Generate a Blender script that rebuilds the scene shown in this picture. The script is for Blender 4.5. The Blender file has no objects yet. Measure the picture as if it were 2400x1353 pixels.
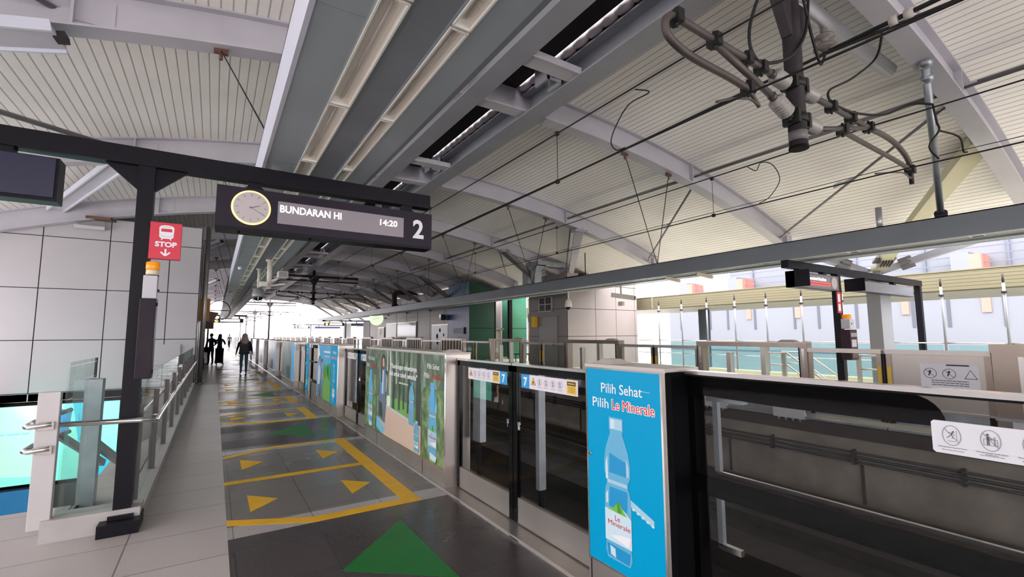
import bpy, bmesh, math, random
from mathutils import Vector, Matrix
random.seed(7)
S = bpy.context.scene
COL = S.collection
PI = math.pi

# ------------------------------------------------------------------ camera
def cam_axes(yaw, pitch, roll):
    cy, sy, cp, sp = math.cos(yaw), math.sin(yaw), math.cos(pitch), math.sin(pitch)
    f = Vector((sy*cp, cy*cp, sp)); r = Vector((cy, -sy, 0)); u = r.cross(f)
    cr, sr = math.cos(roll), math.sin(roll)
    return r*cr + u*sr, u*cr - r*sr, f
_r, _u, _f = cam_axes(0.5700979, 0.09885045, -0.00445039)
cd = bpy.data.cameras.new('camera')
cam = bpy.data.objects.new('camera', cd); COL.objects.link(cam)
cam.matrix_world = Matrix(((_r.x, _u.x, -_f.x, 0), (_r.y, _u.y, -_f.y, 0), (_r.z, _u.z, -_f.z, 1.62), (0, 0, 0, 1)))
cd.sensor_fit = 'HORIZONTAL'; cd.sensor_width = 36.0
cd.lens = 1083.65 / 2400 * 36.0
cd.clip_start = 0.05; cd.clip_end = 600
S.camera = cam

# ------------------------------------------------------------------ world, exposure
W = bpy.data.worlds.new('overcast'); S.world = W; W.use_nodes = True
nt = W.node_tree; nt.nodes.clear()
wo = nt.nodes.new('ShaderNodeOutputWorld'); bg = nt.nodes.new('ShaderNodeBackground')
tc = nt.nodes.new('ShaderNodeTexCoord'); sx = nt.nodes.new('ShaderNodeSeparateXYZ'); cr_ = nt.nodes.new('ShaderNodeValToRGB')
nt.links.new(tc.outputs['Generated'], sx.inputs[0]); nt.links.new(sx.outputs['Z'], cr_.inputs[0])
cr_.color_ramp.elements[0].position = 0.0; cr_.color_ramp.elements[0].color = (0.345, 0.333, 0.347, 1)
cr_.color_ramp.elements[1].position = 1.0; cr_.color_ramp.elements[1].color = (1.0, 0.96, 0.985, 1)
nt.links.new(cr_.outputs[0], bg.inputs['Color']); bg.inputs['Strength'].default_value = 1.3
nt.links.new(bg.outputs[0], wo.inputs[0])
S.view_settings.view_transform = 'Standard'; S.view_settings.look = 'None'
S.view_settings.gamma = 1.0; S.view_settings.use_curve_mapping = False
S.view_settings.exposure = 3.45
S.cycles.max_bounces = 9; S.cycles.diffuse_bounces = 5; S.cycles.glossy_bounces = 4
S.cycles.transmission_bounces = 4; S.cycles.transparent_max_bounces = 24
S.cycles.caustics_reflective = False; S.cycles.caustics_refractive = False
S.cycles.sample_clamp_indirect = 6.0
S.cycles.use_denoising = True

# ------------------------------------------------------------------ materials
def lin(c):
    return tuple((x/12.92 if x <= 0.04045 else ((x+0.055)/1.055)**2.4) for x in c)
def rgb(r, g, b): return lin((r/255, g/255, b/255))
MATS = {}
def mat(name, col, rough=0.5, metal=0.0, var=0.0, vscale=3.0, bump=0.0, bscale=40.0, emit=None, estr=0.0, spec=0.5, stretch=None):
    m = bpy.data.materials.new(name); m.use_nodes = True
    n = m.node_tree.nodes; l = m.node_tree.links; p = n['Principled BSDF']
    p.inputs['Base Color'].default_value = (*col, 1); p.inputs['Roughness'].default_value = rough
    p.inputs['Metallic'].default_value = metal; p.inputs['Specular IOR Level'].default_value = spec
    if var or bump:
        t = n.new('ShaderNodeTexCoord'); mp = n.new('ShaderNodeMapping')
        g = n.new('ShaderNodeNewGeometry'); l.new(g.outputs['Position'], mp.inputs[0])
        if stretch: mp.inputs['Scale'].default_value = stretch
    if var:
        z = n.new('ShaderNodeTexNoise'); z.inputs['Scale'].default_value = vscale; z.inputs['Detail'].default_value = 5
        l.new(mp.outputs[0], z.inputs['Vector'])
        r = n.new('ShaderNodeValToRGB'); r.color_ramp.elements[0].position = 0.3; r.color_ramp.elements[1].position = 0.7
        r.color_ramp.elements[0].color = (*[max(0, c*(1-var)) for c in col], 1)
        r.color_ramp.elements[1].color = (*[min(1, c*(1+var)) for c in col], 1)
        l.new(z.outputs['Fac'], r.inputs[0]); l.new(r.outputs[0], p.inputs['Base Color'])
    if bump:
        z2 = n.new('ShaderNodeTexNoise'); z2.inputs['Scale'].default_value = bscale; z2.inputs['Detail'].default_value = 3
        l.new(mp.outputs[0], z2.inputs['Vector'])
        b = n.new('ShaderNodeBump'); b.inputs['Strength'].default_value = bump; b.inputs['Distance'].default_value = 0.01
        l.new(z2.outputs['Fac'], b.inputs['Height']); l.new(b.outputs[0], p.inputs['Normal'])
    if emit:
        p.inputs['Emission Color'].default_value = (*emit, 1); p.inputs['Emission Strength'].default_value = estr
    MATS[name] = m
    return m
def glass(name, tint, refl=1.0, rough=0.0):
    m = bpy.data.materials.new(name); m.use_nodes = True
    n = m.node_tree.nodes; l = m.node_tree.links; n.clear()
    o = n.new('ShaderNodeOutputMaterial'); mx = n.new('ShaderNodeMixShader'); t = n.new('ShaderNodeBsdfTransparent')
    g = n.new('ShaderNodeBsdfGlossy'); f = n.new('ShaderNodeFresnel'); f.inputs['IOR'].default_value = 1.5
    mu = n.new('ShaderNodeMath'); mu.operation = 'MULTIPLY'; mu.inputs[1].default_value = refl
    t.inputs['Color'].default_value = (*tint, 1); g.inputs['Roughness'].default_value = rough
    ge = n.new('ShaderNodeNewGeometry'); iv = n.new('ShaderNodeMath'); iv.operation = 'SUBTRACT'; iv.inputs[0].default_value = 1.0
    m2 = n.new('ShaderNodeMath'); m2.operation = 'MULTIPLY'     # each pane reflects at the face it is entered by
    l.new(ge.outputs['Backfacing'], iv.inputs[1]); l.new(f.outputs[0], mu.inputs[0]); l.new(mu.outputs[0], m2.inputs[0]); l.new(iv.outputs[0], m2.inputs[1])
    l.new(m2.outputs[0], mx.inputs[0]); l.new(t.outputs[0], mx.inputs[1]); l.new(g.outputs[0], mx.inputs[2])
    l.new(mx.outputs[0], o.inputs[0]); MATS[name] = m
    return m
def ramp_mat(name, stops, scale=4.0, rough=0.5, stretch=(1, 1, 1), detail=6, distort=0.0):
    m = bpy.data.materials.new(name); m.use_nodes = True
    n = m.node_tree.nodes; l = m.node_tree.links; p = n['Principled BSDF']; p.inputs['Roughness'].default_value = rough
    g = n.new('ShaderNodeNewGeometry'); mp = n.new('ShaderNodeMapping'); mp.inputs['Scale'].default_value = stretch
    z = n.new('ShaderNodeTexNoise'); z.inputs['Scale'].default_value = scale; z.inputs['Detail'].default_value = detail; z.inputs['Distortion'].default_value = distort
    r = n.new('ShaderNodeValToRGB'); e = r.color_ramp.elements
    while len(e) < len(stops): e.new(0.5)
    for k, (pos, c) in enumerate(stops): e[k].position = pos; e[k].color = (*c, 1)
    l.new(g.outputs['Position'], mp.inputs[0]); l.new(mp.outputs[0], z.inputs['Vector']); l.new(z.outputs['Fac'], r.inputs[0]); l.new(r.outputs[0], p.inputs['Base Color'])
    MATS[name] = m
    return m
def tile_mat(name, col, var, joint, size, rough, off=(0, 0), jw=0.006, spk=60.0, lip=0.0):
    """granite: speckle noise with straight joints every SIZE metres in x and y"""
    m = bpy.data.materials.new(name); m.use_nodes = True
    n = m.node_tree.nodes; l = m.node_tree.links; p = n['Principled BSDF']
    g = n.new('ShaderNodeNewGeometry'); mp = n.new('ShaderNodeMapping'); mp.inputs['Location'].default_value = (off[0], off[1], 0)
    l.new(g.outputs['Position'], mp.inputs[0])
    br = n.new('ShaderNodeTexBrick'); br.offset = 0.0; br.inputs['Scale'].default_value = 1.0
    br.inputs['Brick Width'].default_value = size[0]; br.inputs['Row Height'].default_value = size[1]
    br.inputs['Mortar Size'].default_value = jw; br.inputs['Mortar Smooth'].default_value = 0.1; br.inputs['Bias'].default_value = 0.0
    br.inputs['Color1'].default_value = (*[c*(1-var*.5) for c in col], 1); br.inputs['Color2'].default_value = (*[c*(1+var*.5) for c in col], 1)
    br.inputs['Mortar'].default_value = (*joint, 1)
    l.new(mp.outputs[0], br.inputs['Vector'])
    z = n.new('ShaderNodeTexNoise'); z.inputs['Scale'].default_value = spk; z.inputs['Detail'].default_value = 6
    l.new(g.outputs['Position'], z.inputs['Vector'])
    r = n.new('ShaderNodeValToRGB'); r.color_ramp.elements[0].position = .25; r.color_ramp.elements[1].position = .75
    r.color_ramp.elements[0].color = (1-var, 1-var, 1-var, 1); r.color_ramp.elements[1].color = (1+var*.6, 1+var*.6, 1+var*.6, 1)
    l.new(z.outputs['Fac'], r.inputs[0])
    mx = n.new('ShaderNodeMix'); mx.data_type = 'RGBA'; mx.blend_type = 'MULTIPLY'; mx.inputs[0].default_value = 1.0
    l.new(br.outputs['Color'], mx.inputs[6]); l.new(r.outputs[0], mx.inputs[7]); l.new(mx.outputs[2], p.inputs['Base Color'])
    z2 = n.new('ShaderNodeTexNoise'); z2.inputs['Scale'].default_value = 1.3; z2.inputs['Detail'].default_value = 4
    l.new(g.outputs['Position'], z2.inputs['Vector'])
    mr = n.new('ShaderNodeMapRange'); mr.inputs['From Min'].default_value = .3; mr.inputs['From Max'].default_value = .7
    mr.inputs['To Min'].default_value = rough*.93; mr.inputs['To Max'].default_value = rough*1.1
    l.new(z2.outputs['Fac'], mr.inputs['Value']); l.new(mr.outputs[0], p.inputs['Roughness'])
    b = n.new('ShaderNodeBump'); b.inputs['Strength'].default_value = .25; b.inputs['Distance'].default_value = .002
    l.new(br.outputs['Fac'], b.inputs['Height']); b.invert = True; l.new(b.outputs[0], p.inputs['Normal'])
    if lip:                       # every course of tiles sits at a slightly different tilt
        sp = n.new('ShaderNodeSeparateXYZ'); l.new(mp.outputs[0], sp.inputs[0])
        dv = n.new('ShaderNodeMath'); dv.operation = 'DIVIDE'; dv.inputs[1].default_value = size[1]; l.new(sp.outputs['Y'], dv.inputs[0])
        fl = n.new('ShaderNodeMath'); fl.operation = 'FLOOR'; l.new(dv.outputs[0], fl.inputs[0]); fr = n.new('ShaderNodeMath'); fr.operation = 'FRACT'; l.new(dv.outputs[0], fr.inputs[0])
        wn = n.new('ShaderNodeTexWhiteNoise'); wn.noise_dimensions = '1D'; l.new(fl.outputs[0], wn.inputs['W'])
        sb = n.new('ShaderNodeMath'); sb.operation = 'SUBTRACT'; sb.inputs[1].default_value = .45; l.new(wn.outputs['Value'], sb.inputs[0])
        ml = n.new('ShaderNodeMath'); ml.operation = 'MULTIPLY'; l.new(sb.outputs[0], ml.inputs[0]); l.new(fr.outputs[0], ml.inputs[1])
        b2 = n.new('ShaderNodeBump'); b2.inputs['Strength'].default_value = 1.0; b2.inputs['Distance'].default_value = lip
        l.new(ml.outputs[0], b2.inputs['Height']); l.new(b.outputs[0], b2.inputs['Normal']); l.new(b2.outputs[0], p.inputs['Normal'])
    MATS[name] = m
    return m
def rib_mat(name, col, groove, pitch, gw, rough=0.5, axis='X', var=0.06):
    """sheet metal with straight ribs across AXIS every PITCH metres"""
    m = bpy.data.materials.new(name); m.use_nodes = True
    n = m.node_tree.nodes; l = m.node_tree.links; p = n['Principled BSDF']; p.inputs['Roughness'].default_value = rough
    g = n.new('ShaderNodeNewGeometry'); s = n.new('ShaderNodeSeparateXYZ'); l.new(g.outputs['Position'], s.inputs[0])
    d = n.new('ShaderNodeMath'); d.operation = 'DIVIDE'; d.inputs[1].default_value = pitch; l.new(s.outputs[axis], d.inputs[0])
    fr = n.new('ShaderNodeMath'); fr.operation = 'FRACT'; l.new(d.outputs[0], fr.inputs[0])
    pp = n.new('ShaderNodeMath'); pp.operation = 'PINGPONG'; pp.inputs[1].default_value = .5; l.new(fr.outputs[0], pp.inputs[0])
    mr = n.new('ShaderNodeMapRange'); mr.inputs['From Min'].default_value = gw*.5; mr.inputs['From Max'].default_value = gw; mr.clamp = True
    l.new(pp.outputs[0], mr.inputs['Value'])
    z = n.new('ShaderNodeTexNoise'); z.inputs['Scale'].default_value = .7; z.inputs['Detail'].default_value = 4; l.new(g.outputs['Position'], z.inputs['Vector'])
    r = n.new('ShaderNodeValToRGB'); r.color_ramp.elements[0].position = .3; r.color_ramp.elements[1].position = .7
    r.color_ramp.elements[0].color = (*[c*(1-var) for c in col], 1); r.color_ramp.elements[1].color = (*[min(1, c*(1+var)) for c in col], 1)
    l.new(z.outputs['Fac'], r.inputs[0])
    mx = n.new('ShaderNodeMix'); mx.data_type = 'RGBA'; l.new(mr.outputs[0], mx.inputs[0]); mx.inputs[6].default_value = (*groove, 1); l.new(r.outputs[0], mx.inputs[7])
    l.new(mx.outputs[2], p.inputs['Base Color'])
    b = n.new('ShaderNodeBump'); b.inputs['Strength'].default_value = .6; b.inputs['Distance'].default_value = .02
    l.new(mr.outputs[0], b.inputs['Height']); l.new(b.outputs[0], p.inputs['Normal'])
    MATS[name] = m
    return m

M = MATS
mat('steel', rgb(176, 168, 162), .34, .75, .10, 2.0, .05, 60, stretch=(1, 1, .15))
mat('steel_light', rgb(205, 200, 196), .3, .6, .06, 3.0)
mat('steel_bright', rgb(225, 222, 220), .16, .95)
mat('steel_brown', rgb(112, 100, 92), .4, .5, .12, 1.5)
mat('steel_warm', rgb(150, 136, 126), .33, .7, .12, 1.5)
mat('galv', rgb(150, 155, 160), .4, .6, .15, 5.0)
mat('post_steel', rgb(120, 122, 126), .5, .2)
mat('black_paint', rgb(20, 18, 25), .42, .0, .15, 6.0, spec=.15)
mat('black_gloss', rgb(10, 10, 13), .12, 0, spec=.18)
mat('frit_black', rgb(8, 8, 10), .6, 0, spec=.05)
mat('cap_white', rgb(196, 188, 182), .5)
mat('column_grey', rgb(128, 130, 135), .6, 0, .03, .5)
mat('black_mat', rgb(14, 13, 14), .7, spec=.15)
mat('rubber', rgb(18, 17, 18), .6, spec=.15)
mat('rafter_paint', rgb(186, 184, 192), .45, 0, .08, 1.2)
mat('rafter_grey', rgb(150, 152, 160), .5, 0, .08, 1.2)
mat('cream_paint', rgb(196, 192, 164), .5, 0, .06, 2.0)
mat('brace_grey', rgb(120, 118, 120), .5, 0.2, .1, 3)
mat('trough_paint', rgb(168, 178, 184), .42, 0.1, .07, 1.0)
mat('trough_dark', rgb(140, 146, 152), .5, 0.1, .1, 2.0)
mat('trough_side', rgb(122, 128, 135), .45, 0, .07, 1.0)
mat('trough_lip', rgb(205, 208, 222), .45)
mat('lamp_rim', rgb(240, 238, 230), .4)
mat('lamp_inner', rgb(246, 241, 230), .4)
mat('lamp_lens', rgb(214, 208, 204), .2, .3)
mat('panel_white', rgb(178, 175, 178), .42, 0, .03, .8)
mat('panel_pink', rgb(140, 131, 128), .45, 0, .03, .8)
mat('panel_grey', rgb(118, 112, 112), .5, 0, .05, 1.0)
mat('joint_dark', rgb(40, 38, 40), .8)
mat('door_grey', rgb(128, 124, 124), .45, 0, .04, 2)
mat('concrete', rgb(134, 127, 118), .85, 0, .22, 1.6, .3, 20)
mat('concrete_dark', rgb(54, 49, 46), .9, 0, .25, 2.0, .4, 15)
mat('ballast', rgb(38, 35, 33), .95, 0, .3, 6.0, .6, 30)
mat('rail_steel', rgb(96, 84, 76), .4, .7)
mat('cable_black', rgb(22, 21, 22), .6)
mat('mast_paint', rgb(60, 55, 58), .55, .1, .15, 4.0, spec=.15)
mat('tube_grey', rgb(88, 80, 78), .5, .2, .15, 6.0)
mat('tube_silver', rgb(190, 190, 196), .3, .7)
mat('porcelain', rgb(176, 172, 168), .25)
mat('porcelain_dark', rgb(120, 112, 108), .3)
mat('sign_dark', rgb(40, 34, 46), .4, 0, .06, 2.0, spec=.15)
mat('sign_screen', rgb(120, 112, 118), .35, emit=rgb(170, 158, 166), estr=0.0144)
mat('led_white', rgb(255, 250, 255), .4, emit=(1.0, .95, 1.0), estr=0.2160)
mat('led_red', rgb(255, 90, 80), .4, emit=rgb(255, 80, 70), estr=0.0720)
mat('clock_face', rgb(150, 142, 142), .4, emit=rgb(214, 200, 202), estr=0.0252)
mat('clock_glow', rgb(255, 220, 150), .4, emit=rgb(255, 208, 130), estr=0.1080)
mat('clock_lit', rgb(240, 250, 220), .4, emit=rgb(236, 246, 214), estr=0.0864)
mat('hand_grey', rgb(120, 112, 116), .5)
mat('sign_white', rgb(232, 230, 234), .5)
mat('screen_navy', rgb(26, 26, 56), .3)
mat('screen_grey', rgb(120, 124, 138), .2, .3)
mat('stop_red', rgb(206, 36, 62), .4)
mat('stop_dark', rgb(120, 10, 30), .5)
mat('amber', rgb(246, 150, 14), .25, emit=rgb(240, 140, 10), estr=.02)
mat('ivory', rgb(226, 214, 190), .4)
mat('grey_box', rgb(190, 190, 196), .45)
mat('box_black', rgb(44, 38, 46), .45, 0, .12, 5, spec=.15)
mat('yellow_paint', rgb(226, 172, 20), .5, 0, .10, 4.0)
mat('green_paint', rgb(10, 108, 40), .4, 0, .10, 3.0)
mat('yellow_sign', rgb(226, 178, 44), .5)
mat('orange_sign', rgb(196, 136, 40), .5)
mat('brown_sign', rgb(96, 66, 56), .5)
mat('safety_yellow', rgb(212, 176, 60), .5)
mat('poster_blue', rgb(0, 158, 206), .4, 0, .02, .8, spec=.15)
mat('poster_blue_dark', rgb(20, 120, 190), .35)
mat('poster_sky', rgb(90, 175, 225), .35, 0, .10, 1.5)
mat('art_white', rgb(238, 240, 242), .4)
mat('art_red', rgb(206, 52, 60), .4)
mat('art_green', rgb(120, 190, 70), .4)
mat('art_green2', rgb(70, 150, 60), .4)
mat('bottle_light', rgb(170, 208, 226), .35)
mat('bottle_mid', rgb(104, 178, 214), .35)
mat('bottle_water', rgb(30, 150, 205), .35)
mat('bottle_edge', rgb(205, 228, 238), .35)
mat('bottle_dim', rgb(120, 165, 190), .4)
mat('art_skin', rgb(206, 160, 138), .5)
mat('art_hair', rgb(52, 40, 40), .5)
mat('art_shirt', rgb(92, 138, 186), .5)
mat('art_shirt2', rgb(196, 210, 226), .5)
mat('art_jeans', rgb(104, 116, 136), .5)
mat('art_table', rgb(214, 186, 168), .45)
mat('art_lawn', rgb(110, 168, 84), .5)
mat('art_trunk', rgb(58, 66, 56), .6)
mat('art_pale', rgb(196, 204, 198), .5)
mat('art_cyan', rgb(120, 200, 225), .4)
ramp_mat('art_forest', [(.25, rgb(44, 58, 46)), (.5, rgb(88, 108, 84)), (.75, rgb(150, 164, 140))], 5.0, .4, (1, 1.6, .7), 6, .6)
ramp_mat('art_leaf', [(.25, rgb(52, 72, 48)), (.5, rgb(104, 132, 84)), (.75, rgb(160, 178, 130))], 9.0, .4, (1, 1, 1), 6, .4)
ramp_mat('art_haze', [(.25, rgb(84, 108, 112)), (.55, rgb(124, 146, 144)), (.8, rgb(160, 178, 172))], 2.5, .3, (1, 1, .6), 4)
mat('sticker_white', rgb(226, 220, 228), .35)
mat('sticker_blue', rgb(30, 150, 215), .35)
mat('sticker_yellow', rgb(236, 196, 70), .4)
mat('sticker_ink', rgb(70, 64, 70), .5)
mat('sticker_grey', rgb(150, 146, 152), .5)
mat('warn_yellow', rgb(240, 190, 50), .4)
mat('notice_white', rgb(214, 214, 220), .35)
mat('duct_quilt', rgb(226, 216, 220), .5, 0, .12, 8)
mat('tray_white', rgb(240, 236, 244), .4)
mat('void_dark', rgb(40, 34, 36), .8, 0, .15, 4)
mat('cctv_white', rgb(214, 208, 196), .4)
mat('cctv_grey', rgb(150, 150, 154), .35, .3)
mat('lens_black', rgb(8, 8, 10), .1)
mat('kerb_stone', rgb(176, 172, 170), .35, 0, .06, 6)
mat('post_grey', rgb(196, 192, 192), .4, .1, .04, 3)
mat('lightbox_cyan', rgb(170, 240, 232), .4, emit=rgb(150, 255, 240), estr=0.0756)
mat('lightbox_blue', rgb(70, 200, 230), .4, emit=rgb(50, 200, 235), estr=0.0720)
mat('lightbox_pale', rgb(220, 250, 235), .4, emit=rgb(190, 250, 225), estr=0.0828)
mat('ad_glow', rgb(120, 225, 205), .4, emit=rgb(120, 235, 205), estr=.8)
mat('ad_glow_skin', rgb(220, 170, 140), .4, emit=rgb(225, 165, 130), estr=.8)
mat('ad_glow_white', rgb(235, 235, 225), .4, emit=rgb(235, 235, 220), estr=.8)
mat('ad_dark', rgb(40, 26, 24), .4, emit=rgb(40, 26, 24), estr=.2)
mat('ad_blue', rgb(70, 150, 210), .35, 0, .1, 1.0, emit=rgb(70, 150, 210), estr=0.0360)  # blue print with a faint glow added to look backlit
mat('lift_blue', rgb(80, 90, 140), .4, 0, .06, 1.0)
mat('lift_sky', rgb(22, 80, 118), .4, 0, .12, 1.5)
mat('lift_green', rgb(8, 66, 46), .3, 0, .12, .8)
mat('lift_teal', rgb(48, 112, 90), .3, 0, .18, .8)
ramp_mat('mural', [(.3, rgb(150, 150, 110)), (.5, rgb(196, 192, 164)), (.62, rgb(206, 140, 126)), (.75, rgb(216, 206, 186))], 3.0, .5, (1, 1, .5), 5, 1.2)
mat('facade_white', rgb(108, 112, 119), .7, 0, .03, .3)
mat('facade_grey', rgb(92, 98, 112), .7, 0, .04, .3)
mat('facade_fin', rgb(70, 74, 84), .6)
mat('facade_orange', rgb(196, 112, 100), .6)
mat('canopy_cream', rgb(134, 132, 112), .6)
rib_mat('canopy_rib', rgb(110, 104, 80), rgb(80, 76, 58), .11, .12, .5, 'Z')
mat('ground', rgb(196, 194, 190), .9, 0, .15, .2)
mat('foliage', rgb(40, 70, 36), .8, 0, .4, 3.0)
mat('opp_floor', rgb(196, 190, 168), .35, 0, .06, 3)
rib_mat('deck_rib', rgb(232, 229, 225), rgb(178, 174, 169), .15, .085, .42, 'X')
tile_mat('granite_light', rgb(178, 171, 168), .10, rgb(120, 116, 114), (1.24, .62), .34, (.50, .14))
tile_mat('granite_dark', rgb(70, 64, 65), .22, rgb(48, 45, 45), (.62, .62), .26, (-.83+.62, .14), .003, lip=.03)
tile_mat('granite_grey', rgb(118, 113, 110), .14, rgb(74, 71, 70), (.62, .62), .26, (-.83+.62, .14), .003, lip=.03)
tile_mat('granite_pale', rgb(170, 165, 162), .10, rgb(110, 106, 104), (.62, .62), .26, (-.83+.62, .14), .003, lip=.03)
glass('glass_clear', (.93, .97, .96))
glass('glass_green', (.90, .955, .94), .8)
glass('glass_teal', (.78, .94, .92))
glass('glass_smoke', (.34, .34, .36))
glass('glass_psd', (.86, .86, .86), .32)
# people
mat('skin', rgb(176, 130, 106), .5)
mat('hijab', rgb(196, 168, 156), .8, 0, .08, 12)
mat('cloth_black', rgb(26, 24, 30), .85)
mat('jeans', rgb(92, 122, 146), .85, 0, .12, 20)
mat('shoe_dark', rgb(40, 34, 34), .6)
mat('shoe_pale', rgb(206, 190, 180), .6)
mat('cloth_navy', rgb(44, 42, 56), .85)
mat('cloth_tan', rgb(120, 112, 112), .85)
mat('cloth_maroon', rgb(56, 34, 44), .85)
mat('hair', rgb(26, 22, 22), .6)
def stripe_mat():
    m = bpy.data.materials.new('stripes'); m.use_nodes = True
    n = m.node_tree.nodes; l = m.node_tree.links; p = n['Principled BSDF']; p.inputs['Roughness'].default_value = .85
    g = n.new('ShaderNodeNewGeometry'); s = n.new('ShaderNodeSeparateXYZ'); l.new(g.outputs['Position'], s.inputs[0])
    d = n.new('ShaderNodeMath'); d.operation = 'DIVIDE'; d.inputs[1].default_value = .062; l.new(s.outputs['Z'], d.inputs[0])
    fr = n.new('ShaderNodeMath'); fr.operation = 'FRACT'; l.new(d.outputs[0], fr.inputs[0])
    gt = n.new('ShaderNodeMath'); gt.operation = 'LESS_THAN'; gt.inputs[1].default_value = .22; l.new(fr.outputs[0], gt.inputs[0])
    mx = n.new('ShaderNodeMix'); mx.data_type = 'RGBA'; l.new(gt.outputs[0], mx.inputs[0])
    mx.inputs[6].default_value = (*rgb(26, 24, 30), 1); mx.inputs[7].default_value = (*rgb(196, 192, 196), 1)
    l.new(mx.outputs[2], p.inputs['Base Color']); MATS['stripes'] = m
stripe_mat()

# ------------------------------------------------------------------ mesh helpers
class B:
    """collects shapes (world coordinates) and links them as ONE mesh object"""
    def __init__(s): s.v = []; s.f = []; s.m = []; s.ms = []; s.smooth = []
    def mi(s, m):
        if m not in s.ms: s.ms.append(m)
        return s.ms.index(m)
    def add(s, vs, fs, m, smooth=False):
        b = len(s.v); s.v.extend([tuple(v) for v in vs]); k = s.mi(m)
        for f in fs: s.f.append([b+i for i in f]); s.m.append(k); s.smooth.append(smooth)
        return s
    def box(s, x0, x1, y0, y1, z0, z1, m):
        v = [(x0,y0,z0),(x1,y0,z0),(x1,y1,z0),(x0,y1,z0),(x0,y0,z1),(x1,y0,z1),(x1,y1,z1),(x0,y1,z1)]
        return s.add(v, [(0,3,2,1),(4,5,6,7),(0,1,5,4),(1,2,6,5),(2,3,7,6),(3,0,4,7)], m)
    def bev(s, x0, x1, y0, y1, z0, z1, m, r=.01):
        """box with chamfered edges"""
        vs = []; 
        bm = bmesh.new(); bmesh.ops.create_cube(bm, size=1)
        for v in bm.verts: v.co = Vector(((x0+x1)/2+v.co.x*(x1-x0), (y0+y1)/2+v.co.y*(y1-y0), (z0+z1)/2+v.co.z*(z1-z0)))
        bmesh.ops.bevel(bm, geom=list(bm.edges), offset=r, segments=2, profile=.6, affect='EDGES')
        bm.verts.index_update(); s.add([v.co for v in bm.verts], [[v.index for v in f.verts] for f in bm.faces], m); bm.free()
        return s
    def hexa(s, c, m):
        """eight corners: four below, four above, both anticlockwise"""
        return s.add(c, [(0,3,2,1),(4,5,6,7),(0,1,5,4),(1,2,6,5),(2,3,7,6),(3,0,4,7)], m)
    def prism(s, poly, axis, a, b, m, smooth=False):
        """2-D polygon swept along AXIS from a to b; poly is (x,z) for y, (y,z) for x, (x,y) for z"""
        def P(p, t): return (t, p[0], p[1]) if axis == 'x' else (p[0], t, p[1]) if axis == 'y' else (p[0], p[1], t)
        n = len(poly); v = [P(p, a) for p in poly]+[P(p, b) for p in poly]
        k = len(s.f)
        s.add(v, [(i, (i+1) % n, (i+1) % n+n, i+n) for i in range(n)], m, smooth)
        s.add(v, [list(range(n))[::-1], list(range(n, 2*n))], m)
        return s
    def bar(s, p0, p1, w, h, m, up=(0, 0, 1), w1=None, h1=None):
        p0, p1 = Vector(p0), Vector(p1); d = (p1-p0).normalized(); u = Vector(up)
        if abs(d.dot(u)) > .98: u = Vector((1, 0, 0))
        a = d.cross(u).normalized(); b = a.cross(d).normalized(); w1 = w1 or w; h1 = h1 or h
        c = [p0-a*w/2-b*h/2, p0+a*w/2-b*h/2, p0+a*w/2+b*h/2, p0-a*w/2+b*h/2, p1-a*w1/2-b*h1/2, p1+a*w1/2-b*h1/2, p1+a*w1/2+b*h1/2, p1-a*w1/2+b*h1/2]
        return s.hexa(c, m)
    def tube(s, pts, r, m, seg=8, rs=None, cap=True):
        pts = [Vector(p) for p in pts]; n = len(pts); rings = []
        ref = None
        for i, p in enumerate(pts):
            d = ((pts[min(i+1, n-1)]-p).normalized()+(p-pts[max(i-1, 0)]).normalized())
            d = d.normalized() if d.length > 1e-6 else Vector((0, 0, 1))
            if ref is None: ref = Vector((0, 0, 1)) if abs(d.z) < .9 else Vector((1, 0, 0))
            a = d.cross(ref).normalized(); b = a.cross(d).normalized(); ref = b
            R = rs[i] if rs else r
            rings.append([p+a*math.cos(2*PI*k/seg)*R+b*math.sin(2*PI*k/seg)*R for k in range(seg)])
        v = [q for g in rings for q in g]; f = []
        for i in range(n-1):
            for k in range(seg): f.append((i*seg+k, i*seg+(k+1) % seg, (i+1)*seg+(k+1) % seg, (i+1)*seg+k))
        s.add(v, f, m, True)
        if cap: s.add(v, [list(range(seg))[::-1], list(range((n-1)*seg, n*seg))], m)
        return s
    def cyl(s, p0, p1, r, m, seg=16, r1=None):
        return s.tube([p0, p1], r, m, seg, [r, r if r1 is None else r1])
    def lathe(s, p0, axis, prof, m, seg=16):
        """profile of (distance along axis, radius)"""
        p0 = Vector(p0); d = Vector(axis).normalized(); u = Vector((0, 0, 1)) if abs(d.z) < .9 else Vector((1, 0, 0))
        a = d.cross(u).normalized(); b = a.cross(d)
        v = [p0+d*t+(a*math.cos(2*PI*k/seg)+b*math.sin(2*PI*k/seg))*max(r, 1e-4) for t, r in prof for k in range(seg)]
        f = [(i*seg+k, i*seg+(k+1) % seg, (i+1)*seg+(k+1) % seg, (i+1)*seg+k) for i in range(len(prof)-1) for k in range(seg)]
        s.add(v, f, m, True)
        n = len(prof)
        return s.add(v, [list(range(seg))[::-1], list(range((n-1)*seg, n*seg))], m)
    def ball(s, c, r, m, seg=12, sc=(1, 1, 1)):
        c = Vector(c); n = seg//2; v = []; f = []
        for i in range(n+1):
            t = PI*i/n
            for k in range(seg): v.append(c+Vector((r*sc[0]*math.sin(t)*math.cos(2*PI*k/seg), r*sc[1]*math.sin(t)*math.sin(2*PI*k/seg), r*sc[2]*math.cos(t))))
        for i in range(n):
            for k in range(seg): f.append((i*seg+k, (i+1)*seg+k, (i+1)*seg+(k+1) % seg, i*seg+(k+1) % seg))
        return s.add(v, f, m, True)
    def bounds(s):
        return [(min(v[i] for v in s.v), max(v[i] for v in s.v)) for i in range(3)]
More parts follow.
